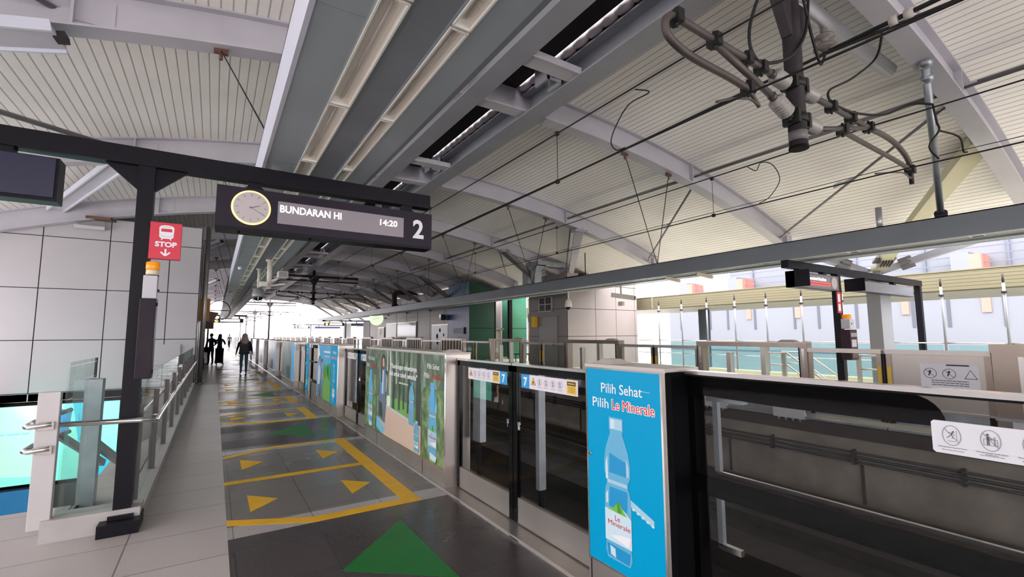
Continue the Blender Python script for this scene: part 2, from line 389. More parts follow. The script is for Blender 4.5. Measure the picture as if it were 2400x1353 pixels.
    def obj(s, name, parent=None, loc=None):
        me = bpy.data.meshes.new(name)
        if loc is None:
            if parent is not None: loc = Vector(LOC[parent.name])
            else:
                bb = s.bounds(); loc = Vector(((bb[0][0]+bb[0][1])/2, (bb[1][0]+bb[1][1])/2, bb[2][0]))
        loc = Vector(loc)
        me.from_pydata([(v[0]-loc.x, v[1]-loc.y, v[2]-loc.z) for v in s.v], [], s.f)
        for m in s.ms: me.materials.append(MATS[m])
        me.polygons.foreach_set('material_index', s.m); me.polygons.foreach_set('use_smooth', s.smooth)
        bm = bmesh.new(); bm.from_mesh(me); bmesh.ops.remove_doubles(bm, verts=bm.verts, dist=1e-5)
        bmesh.ops.recalc_face_normals(bm, faces=bm.faces); bm.to_mesh(me); bm.free()
        me.update()
        o = bpy.data.objects.new(name, me); COL.objects.link(o)
        if parent is not None: o.parent = parent; LOC[o.name] = tuple(loc)
        else: o.location = loc; LOC[o.name] = tuple(loc)
        return o
LOC = {}
def smooth(pts, n=6):
    P = [Vector(p) for p in pts]; out = []
    for i in range(len(P)-1):
        a, b, c, d = P[max(i-1, 0)], P[i], P[i+1], P[min(i+2, len(P)-1)]
        for k in range(n):
            t = k/n; out.append(.5*((2*b)+(c-a)*t+(2*a-5*b+4*c-d)*t*t+(3*b-a-3*c+d)*t**3))
    return out+[P[-1]]
def tag(o, label, cat, group=None):
    o['label'] = label; o['category'] = cat; o['kind'] = 'thing'
    if group: o['group'] = group
    return o
def thing(name, label, cat, loc, group=None):
    o = bpy.data.objects.new(name, None); COL.objects.link(o); o.location = loc; LOC[o.name] = tuple(loc)
    o.empty_display_size = .1
    return tag(o, label, cat, group)
def struct(o): o['kind'] = 'structure'; return o
def dup(root, dx=(0, 0, 0), label=None, group=None):
    def cp(o, par):
        c = o.copy(); COL.objects.link(c); c.parent = par
        for ch in list(KIDS.get(o.name, [])): cp(ch, c)
        return c
    KIDS = {}
    for o in COL.objects:
        if o.parent is not None: KIDS.setdefault(o.parent.name, []).append(o)
    c = cp(root, None); c.location = Vector(root.location)+Vector(dx)
    LOC[c.name] = tuple(c.location)
    if label: c['label'] = label
    if group: c['group'] = group
    return c
def kids(o): return [x for x in COL.objects if x.parent == o]
def dup2(root, ch, dx, label=None, group=None):
    """fast copy of a two-level thing whose children list is already known"""
    c = root.copy(); COL.objects.link(c); c.location = Vector(root.location)+Vector(dx)
    M_ = {root.name: c}
    for k in ch:
        d = k.copy(); COL.objects.link(d); d.parent = M_.get(k.parent.name, c); M_[k.name] = d
    if label: c['label'] = label
    if group: c['group'] = group
    return c

_tc = {}
def text_mesh(body, bold=0.0, align='LEFT'):
    key = (body, bold, align)
    if key in _tc: return _tc[key]
    cu = bpy.data.curves.new('lettering', 'FONT'); cu.body = body; cu.size = 1.0; cu.offset = bold; cu.align_x = align; cu.resolution_u = 3
    o = bpy.data.objects.new('lettering', cu); COL.objects.link(o)
    dg = bpy.context.evaluated_depsgraph_get(); ev = o.evaluated_get(dg); me = ev.to_mesh()
    vs = [(v.co.x, v.co.y) for v in me.vertices]; fs = [list(p.vertices) for p in me.polygons]
    ev.to_mesh_clear(); bpy.data.objects.remove(o); bpy.data.curves.remove(cu)
    _tc[key] = (vs, fs); return vs, fs
class Art:
    """flat printed artwork on a sheet: u to the right, v up, each layer a hair in front of the last"""
    def __init__(s, org, U, V, N, step=.0008):
        s.o, s.U, s.V = Vector(org), Vector(U).normalized(), Vector(V).normalized(); s.N = Vector(N).normalized(); s.b = B(); s.step = step
    def P(s, u, v, k): return s.o+s.U*u+s.V*v+s.N*(k*s.step)
    def poly(s, pts, m, k=1):
        s.b.add([s.P(u, v, k) for u, v in pts], [list(range(len(pts)))], m); return s
    def rect(s, u0, v0, u1, v1, m, k=1): return s.poly([(u0, v0), (u1, v0), (u1, v1), (u0, v1)], m, k)
    def ell(s, u, v, ru, rv, m, k=1, n=24): return s.poly([(u+ru*math.cos(2*PI*i/n), v+rv*math.sin(2*PI*i/n)) for i in range(n)], m, k)
    def ring(s, u, v, ru, rv, w, m, k=1, n=32):
        a = [s.P(u+ru*math.cos(2*PI*i/n), v+rv*math.sin(2*PI*i/n), k) for i in range(n)]
        b = [s.P(u+(ru-w)*math.cos(2*PI*i/n), v+(rv-w)*math.sin(2*PI*i/n), k) for i in range(n)]
        s.b.add(a+b, [(i, (i+1) % n, n+(i+1) % n, n+i) for i in range(n)], m); return s
    def line(s, u0, v0, u1, v1, w, m, k=1):
        d = Vector((u1-u0, v1-v0)); n = Vector((-d.y, d.x)).normalized()*w/2
        return s.poly([(u0-n.x, v0-n.y), (u1-n.x, v1-n.y), (u1+n.x, v1+n.y), (u0+n.x, v0+n.y)], m, k)
    def pline(s, pts, w, m, k=1):
        for i, (a, b) in enumerate(zip(pts, pts[1:])): s.line(*a, *b, w, m, k+i*.05)
        return s
    def text(s, body, u, v, size, m, k=2, bold=0.0, align='LEFT', wid=None, slant=0.0):
        vs, fs = text_mesh(body, bold, align)
        sx = 1.0
        if wid:
            w = max(x for x, y in vs)-min(x for x, y in vs); sx = wid/(w*size)
        s.b.add([s.P(u+x*size*sx, v+y*size, k) for x, y in vs], fs, m); return s
    def scribble(s, u0, v, u1, h, m, k=2, gap=.25):
        """print too small to read: word-length dashes"""
        u = u0
        while u < u1:
            w = random.uniform(2.5, 6)*h; s.rect(u, v, min(u+w, u1), v+h, m, k); u += w+h*gap*2
        return s
# ================================================================== SETTING
PF, PB = 2.11, 2.40          # platform-side and track-side faces of the near screen line
OF = 10.15                   # track-side face of the far screen line
YMAX = 108.0
# door openings along the near platform: (y0, y1)
DOORS = [(2.4, 4.6), (7.7, 9.7), (13.5, 15.6)]+[(18.7+5.2*k, 20.8+5.2*k) for k in range(17)]
# near platform floor, with the stair opening left out
b = B()
b.box(-9, .17, -34, 5.95, -.25, 0, 'granite_light')
b.box(-.55, .17, 5.95, 125, -.25, 0, 'granite_light')
b.box(-9, -.55, 18.5, 125, -.25, 0, 'granite_light')
b.box(-9, -4.9, 5.95, 18.5, -.25, 0, 'granite_light')
edges = [(-5, 2.4, 'granite_dark')]
y = 2.4
def zone(y0, y1, m): b.box(.17, PF-.02, y0, y1, -.25, 0, m)
zone(-34, -.75, 'granite_grey'); zone(-.75, -.45, 'granite_pale'); zone(-.45, 4.47, 'granite_dark')
prev = 4.47
for (q0, q1) in [(4.47, 7.77), (9.9, 13.85), (15.5, 18.8)]+[(20.7+5.2*k, 24.0+5.2*k) for k in range(16)]:
    if q0 > prev: zone(prev, q0, 'granite_dark')
    zone(q0, q0+.27, 'granite_pale'); zone(q0+.27, q1-.22, 'granite_grey'); zone(q1-.22, q1, 'granite_pale'); prev = q1
zone(prev, 125, 'granite_dark')
b.box(PF-.02, 2.55, -5, 125, -.25, -.004, 'concrete')
struct(b.obj('floor'))
# sill strip under the screens
b = B(); b.box(PF-.045, PF-.02, -5, 110, -.05, .012, 'steel_bright'); b.box(PF-.02, 2.5, -5, 110, -.05, .02, 'steel'); struct(b.obj('floor_trim'))
# track bed, platform edge walls
b = B(); b.box(2.45, 10.0, -8, 160, -1.8, -1.5, 'ballast')
for x in (3.55, 4.65, 7.9, 9.0): b.box(x-.28, x+.28, -8, 160, -1.5, -1.36, 'concrete_dark')
b.box(5.9, 6.5, -8, 160, -1.5, -1.2, 'concrete_dark')
struct(b.obj('floor_trackbed'))
for i, x in enumerate((3.55, 4.62, 7.93, 9.0)):
    b = B(); b.box(x-.07, x+.07, -8, 160, -1.36, -1.34, 'rail_steel'); b.box(x-.012, x+.012, -8, 160, -1.34, -1.22, 'rail_steel'); b.box(x-.035, x+.035, -8, 160, -1.22, -1.18, 'rail_steel')
    tag(b.obj('running_rail'), ['steel running rail beside the near platform edge', 'steel running rail of the near track next to the centre strip', 'steel running rail of the far track next to the centre strip', 'steel running rail beside the far platform edge'][i], 'rail', 'running rails')
b = B(); b.box(2.45, 2.6, -8, 125, -1.8, -.25, 'concrete'); struct(b.obj('wall_near_edge'))
b = B(); b.box(10.15, 10.4, -8, 125, -1.8, -.3, 'concrete'); b.box(10.12, 12, -8, 125, -.35, -.12, 'concrete_dark')  # slab edge coloured dark to imitate the shadow strip below the lip
for yy in [1.3+2.6*k for k in range(40)]: b.box(10.13, 10.15, yy, yy+.05, -1.5, -.8, 'concrete_dark')
struct(b.obj('wall_far_edge'))
b = B()
for k, z in enumerate((-.58, -.66, -.74)): b.tube([(10.06, -8, z), (10.06, 125, z)], .022+.006*(k == 1), 'cable_black', 6)
for yy in [-2+1.5*k for k in range(50)]: b.box(10.03, 10.15, yy, yy+.04, -.8, -.53, 'mast_paint')
tag(b.obj('cable_run'), 'black trackside cables clipped along the far concrete platform wall', 'cable')
# far platform
b = B(); b.box(10.3, 19.5, -8, 125, -.3, 0, 'opp_floor'); struct(b.obj('floor_far'))
b = B(); b.box(-60, 90, -60, 260, -8.3, -8, 'ground'); struct(b.obj('ground'))

b = B(); b.box(-8.4, -8.2, -34, 68, 0, 1.3, 'panel_grey'); struct(b.obj('wall_light_blocker'))  # added out of view to hold back daylight on the stair side
# stair well: back wall with panels, side walls, floor of the well
def panel_wall(b, x0, x1, z0, z1, y, xs, zs, m, th=.25, jw=.012):
    """wall in the x-z plane facing -y, cladding panels with dark open joints"""
    b.box(x0, x1, y+.02, y+th, z0, z1, 'joint_dark')
    X = [x0]+[x for x in xs if x0 < x < x1]+[x1]; Z = [z0]+[z for z in zs if z0 < z < z1]+[z1]
    for i in range(len(X)-1):
        for j in range(len(Z)-1): b.box(X[i]+jw, X[i+1]-jw, y, y+.03, Z[j]+jw, Z[j+1]-jw, m)
b = B()
panel_wall(b, -9, -.5, -.22, 5.22, 18.5, [-8.8, -7.32, -5.83, -4.34, -2.84, -1.34], [.02, 1.51, 3.01, 4.54], 'panel_white')
b.box(-9, -.5, 18.75, 34, 5.0, 5.22, 'panel_white')
struct(b.obj('wall_stair'))
b = B()
b.box(-.62, -.5, 18.76, 34, 0, 5.0, 'panel_white'); b.box(-.64, -.48, 33.9, 34.1, 0, 5.0, 'panel_white')
for yy in (20.5, 22.7, 24.9, 27.1, 29.3, 31.5): b.box(-.5, -.485, yy, yy+.03, 0, 5, 'joint_dark')
struct(b.obj('wall_stair_side'))
for k, (yy, r) in enumerate(((19.1, .07), (19.8, .05))):
    b = B(); b.cyl((-.34, yy, 0), (-.34, yy, 5.4), r, 'steel', 12); b.cyl((-.34, yy, 0), (-.34, yy, .04), r+.04, 'steel', 12)
    tag(b.obj('round_post'), ['thick round steel pipe standing at the corner of the white panel wall', 'thinner round steel pipe behind the thick one beside the white wall'][k], 'post')
b = B(); b.box(-4.9, -.55, 18.5, 18.75, -4.2, -.22, 'panel_grey'); struct(b.obj('wall_stairwell'))
b = B(); b.box(-.67, -.56, 5.95, 18.5, -4.2, -.01, 'panel_white'); struct(b.obj('wall_stairwell_right'))
b = B(); b.box(-5.0, -4.9, 5.95, 18.5, -4.2, -.01, 'panel_grey'); struct(b.obj('wall_stairwell_left'))
b = B(); b.box(-5, -.5, 5.9, 18.8, -4.4, -4.2, 'granite_light'); struct(b.obj('floor_lower'))
# steps going down from the near end
b = B()
n = 22
for k in range(n):
    y0 = 6.2+k*.29; b.box(-4.88, -1.08, y0, y0+.30, -.19*(k+2), -.19*(k+1), 'granite_light')
    b.box(-4.88, -1.08, y0-.002, y0+.045, -.19*(k+1), -.19*(k+1)+.004, 'granite_dark')
b.box(-4.88, -1.08, 5.9, 6.2, -.25, -.001, 'granite_light')
tag(b.obj('staircase'), 'pale granite stairs going down under the platform at the left', 'stairs')
b = B(); b.box(-1.06, -.68, 5.9, 8.6, -.25, -.002, 'granite_light'); b.hexa([(-1.06, 8.6, -.25), (-.68, 8.6, -.25), (-.68, 9.6, -.25), (-.75, 9.6, -.25), (-1.06, 8.6, -.002), (-.68, 8.6, -.002), (-.68, 9.6, -.002), (-.75, 9.6, -.002)], 'granite_light'); struct(b.obj('floor_landing'))

# ------------------------------------------------------------------ roof
def zr(x): return 6.17-.0165*(x-4.8)**2
XS = [-7+.5*k for k in range(48)]           # -7 .. 16.5
def deck(x0, x1, name):
    xs = [x0]+[x for x in XS if x0 < x < x1]+[x1]
    lo = [(x, zr(x)+.55) for x in xs]; hi = [(x, zr(x)+.68) for x in reversed(xs)]
    b = B(); poly = lo+hi; nn = len(lo)
    v = [(p[0], -34, p[1]) for p in poly]+[(p[0], 68, p[1]) for p in poly]; N = len(poly)
    for i in range(N):
        j = (i+1) % N
        b.add([v[i], v[j], v[j+N], v[i+N]], [(0, 1, 2, 3)], 'deck_rib', i < nn-1)
    for i in range(nn-1):
        b.add([v[i], v[i+1], v[N-2-i], v[N-1-i]], [(0, 1, 2, 3)], 'deck_rib'); b.add([v[i+N], v[i+1+N], v[2*N-2-i], v[2*N-1-i]], [(0, 1, 2, 3)], 'deck_rib')
    return struct(b.obj(name))
deck(-7.5, 4.0, 'ceiling_near'); deck(5.3, 16.7, 'ceiling_far')
b = B(); b.box(16.4, 16.8, -34, 68, zr(16.5)+.40, zr(16.5)+.75, 'rafter_grey'); struct(b.obj('roof_trim'))
b = B(); b.box(-7.7, -7.4, -34, 68, zr(-7.5)+.3, zr(-7.5)+.75, 'rafter_grey'); struct(b.obj('roof_trim'))
RY = [-8.36+5.33*k for k in range(15)]
def rafter(y, name='roof_beam'):
    b = B(); xs = [x for x in XS if x <= 15.5]
    def strip(dx, z0, z1, m):
        for x0, x1 in zip(xs, xs[1:]):
            a0, a1 = zr(x0), zr(x1)
            b.hexa([(x0, y-dx, a0+z0), (x1, y-dx, a1+z0), (x1, y+dx, a1+z0), (x0, y+dx, a0+z0), (x0, y-dx, a0+z1), (x1, y-dx, a1+z1), (x1, y+dx, a1+z1), (x0, y+dx, a0+z1)], m)
    strip(.15, 0, .03, 'rafter_paint'); strip(.02, .03, .52, 'rafter_paint'); strip(.13, .52, .55, 'rafter_paint')
    for x in (-1.7, 3.4, 10.6):                # splice plates and stiffeners
        b.box(x-.015, x+.015, y-.13, y+.13, zr(x)+.03, zr(x)+.52, 'rafter_paint')
    for x in (-1.5, 10.9): b.box(x-.2, x+.2, y-.035, y+.035, zr(x)+.1, zr(x)+.45, 'rafter_paint')
    b.box(15.2, 15.5, y-.16, y+.16, zr(15.3)-.02, zr(15.3)+.4, 'rafter_paint')
    return struct(b.obj(name))
for y in RY: rafter(y)
# twin longitudinal beams with the ventilation slot between them
def ibeam(x0, x1, z, h, y0, y1, m, name):
    b = B(); b.box(x0, x1, y0, y1, z, z+.03, m); b.box((x0+x1)/2-.02, (x0+x1)/2+.02, y0, y1, z+.03, z+h-.03, m); b.box(x0, x1, y0, y1, z+h-.03, z+h, m)
    return struct(b.obj(name))
ibeam(3.72, 4.13, 6.12, .46, -8, 67.7, 'rafter_grey', 'roof_beam_slot'); ibeam(5.14, 5.58, 6.12, .46, -8, 67.7, 'rafter_grey', 'roof_beam_slot')
b = B()
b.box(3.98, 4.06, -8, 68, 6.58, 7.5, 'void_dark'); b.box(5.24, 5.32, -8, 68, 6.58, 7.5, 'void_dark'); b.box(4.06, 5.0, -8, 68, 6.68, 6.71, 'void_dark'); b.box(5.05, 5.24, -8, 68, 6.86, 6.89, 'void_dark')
struct(b.obj('roof_slot'))
b = B()
for y in RY:
    b.box(4.12, 5.16, y-1.85, y-1.5, 6.15, 6.17, 'rafter_paint'); b.box(4.12, 5.16, y-1.86, y-1.84, 6.12, 6.24, 'rafter_paint')
    for (q0, q1, q2, q3) in ((4.74, 4.78, y-1.45, y-1.05), (5.04, 5.08, y-1.45, y-1.05), (4.74, 5.08, y-1.45, y-1.42)): b.box(q0, q1, q2, q3, 6.13, 6.5, 'rafter_grey')
struct(b.obj('roof_beam_cross'))
b = B()
for k in range(215):
    yy = -6+.34*k; b.lathe((5.13, yy, 6.72), (0, 1, 0), [(0, .06), (.05, .095), (.17, .11), (.29, .095), (.34, .06)], 'duct_quilt', 10)
tag(b.obj('quilted_duct'), 'pale quilted duct running inside the dark roof slot', 'duct')
# bracing in the plane of the roof, one bay at a time
def brace(p0, p1, r, m='brace_grey', plates=True):
    b = B(); b.tube([p0, p1], r, m, 8)
    if plates:
        for p, q in ((p0, p1), (p1, p0)):
            p, q = Vector(p), Vector(q); d = (q-p).normalized(); b.bar(p, p+d*.28, .16, .02, 'rafter_paint')
    return b
for i, (y0, y1) in enumerate(zip(RY, RY[1:])):
    b = brace((10.75, y0, zr(10.75)+.28), (10.75, y1, zr(10.75)+.28), .045)
    tag(b.obj('roof_strut'), 'grey steel tube strut running between two roof rafters over the far track', 'strut', 'tube struts over the far track')
    b = B(); mid = (11.9, (y0+y1)/2+.35, zr(11.9)+.2)
    b = brace((14.9, y1-.1, zr(14.9)+.15), (11.0, y0+.1, zr(11.0)+.25), .03)
    cx = Vector((12.95, (y0+y1)/2, zr(12.95)+.24)); b.bar(cx-Vector((.22, .28, 0)), cx+Vector((.22, .28, 0)), .05, .03, 'rafter_paint'); b.bar(cx-Vector((.12, -.1, 0)), cx+Vector((.12, -.1, 0)), .2, .02, 'rafter_paint')
    tag(b.obj('roof_tie_rod'), 'thin diagonal steel rod bracing a roof bay over the far platform', 'brace rod', 'diagonal rods over the far platform')
for i, (y0, y1) in enumerate(zip(RY[2:4], RY[3:5])):
    b = brace((-1.9, y1, zr(-1.9)+.3), (-5.2, y0, zr(-5.2)+.3), .05)
    tag(b.obj('roof_strut'), 'grey steel tube strut crossing the roof bay on the stair side', 'strut', 'tube struts over the stairs')

# columns with branching struts on the far platform
def fins(b, p, d, m='brace_grey'):
    p, d = Vector(p), Vector(d).normalized(); s = d.cross(Vector((0, 0, 1))).normalized(); t = s.cross(d)
    for k in range(-2, 3):
        for sg in (-1, 1): b.bar(p+s*(.07*k)-d*.16+t*sg*.1, p+s*(.07*k)+d*.16+t*sg*.1, .02, .12, m)
    b.bar(p-s*.26, p+s*.26, .05, .26, m, up=d)
b = B(); b.box(16.95, 17.75, 5.75, 6.1, -.3, 3.2, 'column_grey'); b.box(17.0, 17.65, 5.8, 6.05, 3.2, 3.4, 'column_grey'); struct(b.obj('column_far'))
t = thing('branching_strut_set', 'three splayed roof struts on the grey column behind the far gantry', 'roof struts', (17.0, 6.0, 3.4))
node = Vector((17.0, 5.9, 3.42))
for k, (q, m) in enumerate((((12.9, 2.45, 5.5), 'cream_paint'), ((15.45, 7.5, 4.35), 'rafter_grey'), ((17.6, 2.9, 4.4), 'rafter_grey'))):
    q = Vector(q); d = (q-node).normalized(); bb = B()
    bb.bar(node+d*.15, q, .26, .16, m, w1=.42, h1=.2); fins(bb, node+d*.85, d, 'brace_grey' if m != 'cream_paint' else 'panel_grey')
    bb.obj('strut', t)
bb = B(); bb.bar(node-Vector((.35, .1, .15)), node+Vector((.35, .1, .1)), .4, .3, 'rafter_grey'); bb.obj('node_block', t)
for y in (55.1, 65.1):
    b = B(); b.box(14.7, 15.6, y-.25, y+.25, -.3, 3.2, 'column_grey'); struct(b.obj('column_far'))
for i, y in enumerate(RY[5:]):
    if abs(y-23.62) < .1: continue
    p1 = Vector((14.9, y+.5, 3.35)); p0 = Vector((11.3, y, zr(11.3)+.05)); d = (p1-p0).normalized(); b = B()
    b.bar(p0, p1, .36, .2, 'brace_grey', w1=.24, h1=.16); b.box(p0.x-.25, p0.x+.25, y-.16, y+.16, p0.z-.06, p0.z+.06, 'rafter_grey')
    tag(b.obj('roof_prop'), 'dark steel prop slanting from a rafter down to the far platform columns', 'roof prop', 'slanting props over the far platform')
b = B(); b.bar((11.3, 12.96, zr(11.3)), (14.9, 17.75, 4.7), .34, .2, 'rafter_paint', w1=.24); b.box(11.0, 11.6, 12.8, 13.1, zr(11.3)-.08, zr(11.3)+.02, 'rafter_grey')
tag(b.obj('roof_prop'), 'pale steel prop standing above the white tiled block on the far platform', 'roof prop')
# white plate struts on the stair side
def plate_strut(p0, p1, w0, w1, label):
    b = B(); p0, p1 = Vector(p0), Vector(p1); b.bar(p0, p1, w0, .05, 'rafter_paint', w1=w1); d = (p1-p0).normalized()
    s = d.cross(Vector((0, 0, 1))).normalized()
    b.bar(p0+s*w0/2, p1+s*w1/2, .04, .14, 'trough_lip'); b.bar(p0-s*w0/2, p1-s*w1/2, .04, .14, 'trough_lip')
    b.bar(p0-d*.08, p0+d*.04, w0*.35, .08, 'mast_paint')
    return tag(b.obj('roof_prop'), label, 'roof prop')
plate_strut((-1.8, 7.55, 5.30), (-4.4, 7.75, 4.75), .5, .7, 'broad grey plate prop high over the stairs above the blue screen')
plate_strut((-1.95, 12.96, 5.42), (-4.1, 18.3, 5.3), .34, .34, 'white plate prop reaching to the top of the white panel wall')
plate_strut((.05, 23.62, 5.72), (-2.6, 24.4, 4.3), .5, .5, 'white triangular roof prop behind the corner of the white wall')
plate_strut((.05, 39.6, 5.62), (-2.6, 41.2, 4.3), .5, .5, 'small white roof prop far down the platform beside the lamp trough')

# ------------------------------------------------------------------ far platform blocks
b = B()
panel_wall(b, 14.5, 19.4, -.1, 4.68, 17.6, [16.35, 17.8, 19.2], [1.51, 2.88, 4.1], 'panel_pink')
b.box(14.5, 14.52, 17.62, 20.9, -.1, 4.68, 'joint_dark')
Y = [17.63, 19.3, 20.88]; Z = [-.1, 1.51, 2.88, 4.68]
for i in range(2):
    for j in range(3): b.box(14.47, 14.5, Y[i]+.012, Y[i+1]-.012, Z[j]+.012, Z[j+1]-.012, 'panel_grey')
b.box(14.5, 19.4, 17.7, 20.9, 4.5, 4.68, 'panel_grey')
b.box(14.5, 19.4, 20.7, 20.9, -.1, 4.5, 'panel_grey')
struct(b.obj('wall_far_block'))
b = B(); b.box(14.42, 14.46, 18.35, 19.85, 0, 2.48, 'door_grey'); b.box(14.40, 14.45, 18.2, 20.0, 2.48, 2.54, 'panel_grey')
b.box(14.39, 14.42, 18.55, 18.68, 1.05, 1.2, 'lens_black'); struct(b.obj('door_1'))
t = thing('wall_vent', 'white framed dark vent window above the grey door of the far block', 'vent', (14.45, 19.3, 2.75))
bb = B(); 
for (y0, y1, z0, z1) in ((18.75, 19.85, 2.78, 2.82), (18.75, 19.85, 3.5, 3.54), (18.75, 18.79, 2.78, 3.54), (19.81, 19.85, 2.78, 3.54), (19.28, 19.32, 2.78, 3.54), (18.75, 19.85, 3.14, 3.18)): bb.box(14.40, 14.47, y0, y1, z0, z1, 'panel_white')
bb.obj('frame', t)
bb = B(); bb.box(14.44, 14.468, 18.79, 19.81, 2.82, 3.5, 'lens_black')
for k in range(8): bb.box(14.42, 14.44, 18.79, 19.81, 2.84+.083*k, 2.87+.083*k, 'box_black')
bb.obj('louvre', t)
b = B(); b.hexa([(14.1, 20.05, 2.0), (14.47, 20.05, 2.0), (14.47, 20.09, 2.0), (14.1, 20.09, 2.0), (14.1, 20.05, 2.55), (14.47, 20.05, 2.55), (14.47, 20.09, 2.55), (14.1, 20.09, 2.55)], 'yellow_sign')
tag(b.obj('flag_sign'), 'yellow projecting sign beside the grey door of the far block', 'sign')
# ducts rising over the far trough beside the block
def gooseneck(y, label):
    b = B(); 
    for dy in (0, .75): b.box(12.7, 13.1, y+dy, y+dy+.3, 3.7, 4.7, 'galv'); b.hexa([(12.7, y+dy, 4.7), (13.1, y+dy, 4.7), (13.1, y+dy+.3, 4.7), (12.7, y+dy+.3, 4.7), (12.9, y+dy, 4.95), (13.4, y+dy, 4.95), (13.4, y+dy+.3, 4.95), (12.9, y+dy+.3, 4.95)], 'galv')
    b.box(12.9, 14.6, y, y+1.05, 4.9, 5.15, 'galv')
    return tag(b.obj('air_duct'), label, 'duct')
gooseneck(17.8, 'pair of grey metal air ducts rising beside the dark grey block')
b = B(); b.tube([(12.6, 38, 3.4), (12.6, 38, 5.0), (12.8, 38, 5.2), (16, 38, 5.2)], .22, 'mast_paint', 10); tag(b.obj('air_duct'), 'dark round duct bending over the far lamp trough', 'duct')
# lift shaft with printed landscape
t = thing('lift_shaft', 'lift tower wrapped in a blue sky and green field print', 'lift tower', (14.5, 27, 0))
bb = B(); bb.box(13.5, 13.56, 26.15, 29.2, 0, 3.4, 'lift_blue'); bb.box(13.5, 13.56, 26.15, 29.2, 3.4, 5.0, 'lift_sky'); bb.obj('blue_wall', t)
bb = B(); bb.box(13.5, 15.35, 26.1, 26.15, 0, 4.1, 'lift_green'); bb.prism([(13.5, 4.1), (17.9, 4.1), (16.4, 4.25), (13.5, 4.98)], 'y', 26.1, 26.15, 'lift_green'); bb.box(15.33, 15.5, 26.15, 26.6, 0, 4.1, 'black_mat')
bb.box(13.5, 15.35, 26.095, 26.1, 2.0, 2.03, 'black_mat'); bb.obj('green_wall', t)
bb = B(); bb.box(16.75, 17.9, 26.1, 26.15, 0, 4.1, 'lift_teal'); bb.box(16.5, 16.75, 26.1, 26.3, 0, 4.1, 'black_mat'); bb.box(16.75, 17.9, 26.095, 26.1, 2.0, 2.03, 'black_mat'); bb.obj('teal_wall', t)
bb = B(); bb.prism([(13.56, 4.93), (16.4, 4.2), (16.4, 4.25), (13.56, 4.97)], 'y', 26.15, 29.2, 'lift_green'); bb.box(17.84, 17.9, 26.15, 29.2, 0, 4.1, 'lift_teal'); bb.obj('top', t)
bb = B(); bb.box(13.46, 13.5, 26.7, 28.3, 1.7, 2.05, 'panel_grey'); bb.box(13.44, 13.5, 26.6, 26.75, 1.66, 2.09, 'black_mat'); bb.obj('name_plate', t)
b = B(); b.bev(15.6, 16.4, 27.0, 27.8, 0, 1.9, 'cctv_white', .1); b.box(15.5, 16.6, 26.9, 27.9, 1.9, 2.05, 'panel_white'); tag(b.obj('equipment_cabinet'), 'white cabinet standing in the dark gap of the lift tower', 'cabinet')
b = B(); b.bar((15.9, 28.5, 2.0), (15.9, 28.5, 3.2), .35, .35, 'mast_paint'); b.bar((15.9, 28.5, 2.9), (15.1, 28.5, 3.7), .25, .25, 'mast_paint'); b.bar((15.9, 28.5, 3.1), (15.6, 28.5, 4.4), .25, .25, 'mast_paint'); fins(b, (15.4, 28.5, 3.4), (-.7, 0, .7), 'mast_paint'); fins(b, (15.78, 28.5, 3.6), (-.2, 0, 1), 'mast_paint'); b.box(15.6, 16.2, 28.3, 28.7, 0, 2.0, 'mast_paint')
tag(b.obj('branching_column'), 'dark branching steel column seen through the gap of the lift tower', 'column')
t = thing('camera', 'black camera on a blue bracket at the corner of the lift tower', 'camera', (13.4, 29.3, 2.9))
bb = B(); bb.box(12.95, 13.3, 29.2, 29.5, 2.6, 3.0, 'lens_black'); bb.obj('housing', t); bb = B(); bb.lathe((13.5, 29.3, 2.8), (-1, 0, 0), [(0, .22), (.2, .1)], 'lift_sky', 12); bb.obj('bracket', t)
b = B(); b.box(16.6, 19.4, 24.0, 24.06, -.1, 3.9, 'mural'); b.box(16.6, 19.4, 23.98, 24.0, 1.5, 1.53, 'panel_pink'); b.box(16.6, 19.4, 23.97, 24.0, 2.4, 2.9, 'canopy_rib')
tag(b.obj('mural_screen'), 'pale screen with a faint red and green plant mural between lift tower and block', 'mural')
# next block further down
b = B()
b.box(14.5, 14.7, 29.3, 52, 0, 5.0, 'panel_pink'); b.box(14.5, 19, 51.8, 52, 0, 5.0, 'panel_pink'); b.box(14.5, 19, 29.3, 29.5, 0, 5, 'panel_pink')
for yy in (32, 34.8, 37.5, 40.2, 43): b.box(14.485, 14.5, yy, yy+.03, 0, 5, 'panel_grey')
b.box(14.485, 14.5, 29.3, 52, 3.1, 3.13, 'panel_grey')
struct(b.obj('wall_far_block'))
def far_panel(y0, y1, z0, z1, m, name, label, cat, extra=None):
    b = B(); b.box(14.40, 14.485, y0, y1, z0, z1, 'steel'); b.box(14.385, 14.40, y0+.06, y1-.06, z0+.06, z1-.06, m)
    if extra: extra(b)
    return tag(b.obj(name), label, cat)
far_panel(37.6, 42.4, .3, 2.75, 'lens_black', 'dark_glazing', 'dark glazed opening in the pale block beyond the lift tower', 'opening')
far_panel(42.6, 45.8, .3, 2.75, 'art_white', 'poster_case', 'bright white poster case on the pale block beyond the dark opening', 'poster case')
def _ink(b):
    for (y, z, r) in ((32.6, 1.95, .16), (33.1, 1.5, .2), (32.3, 1.25, .14), (33.0, 1.05, .2), (31.9, 1.6, .12)): b.lathe((14.385, y, z), (-1, 0, 0), [(0, r), (.004, r)], 'black_mat', 10)
far_panel(31.2, 34.2, .3, 2.4, 'art_white', 'poster_case', 'white poster with black brush marks next to the lift tower', 'poster case', _ink)
far_panel(46.4, 48.6, .3, 2.4, 'panel_white', 'service_hatch', 'pale door with an orange mark on the block beyond the white poster case', 'hatch', lambda b: b.lathe((14.385, 47.5, 1.9), (-1, 0, 0), [(0, .3), (.01, .3)], 'orange_sign', 10))
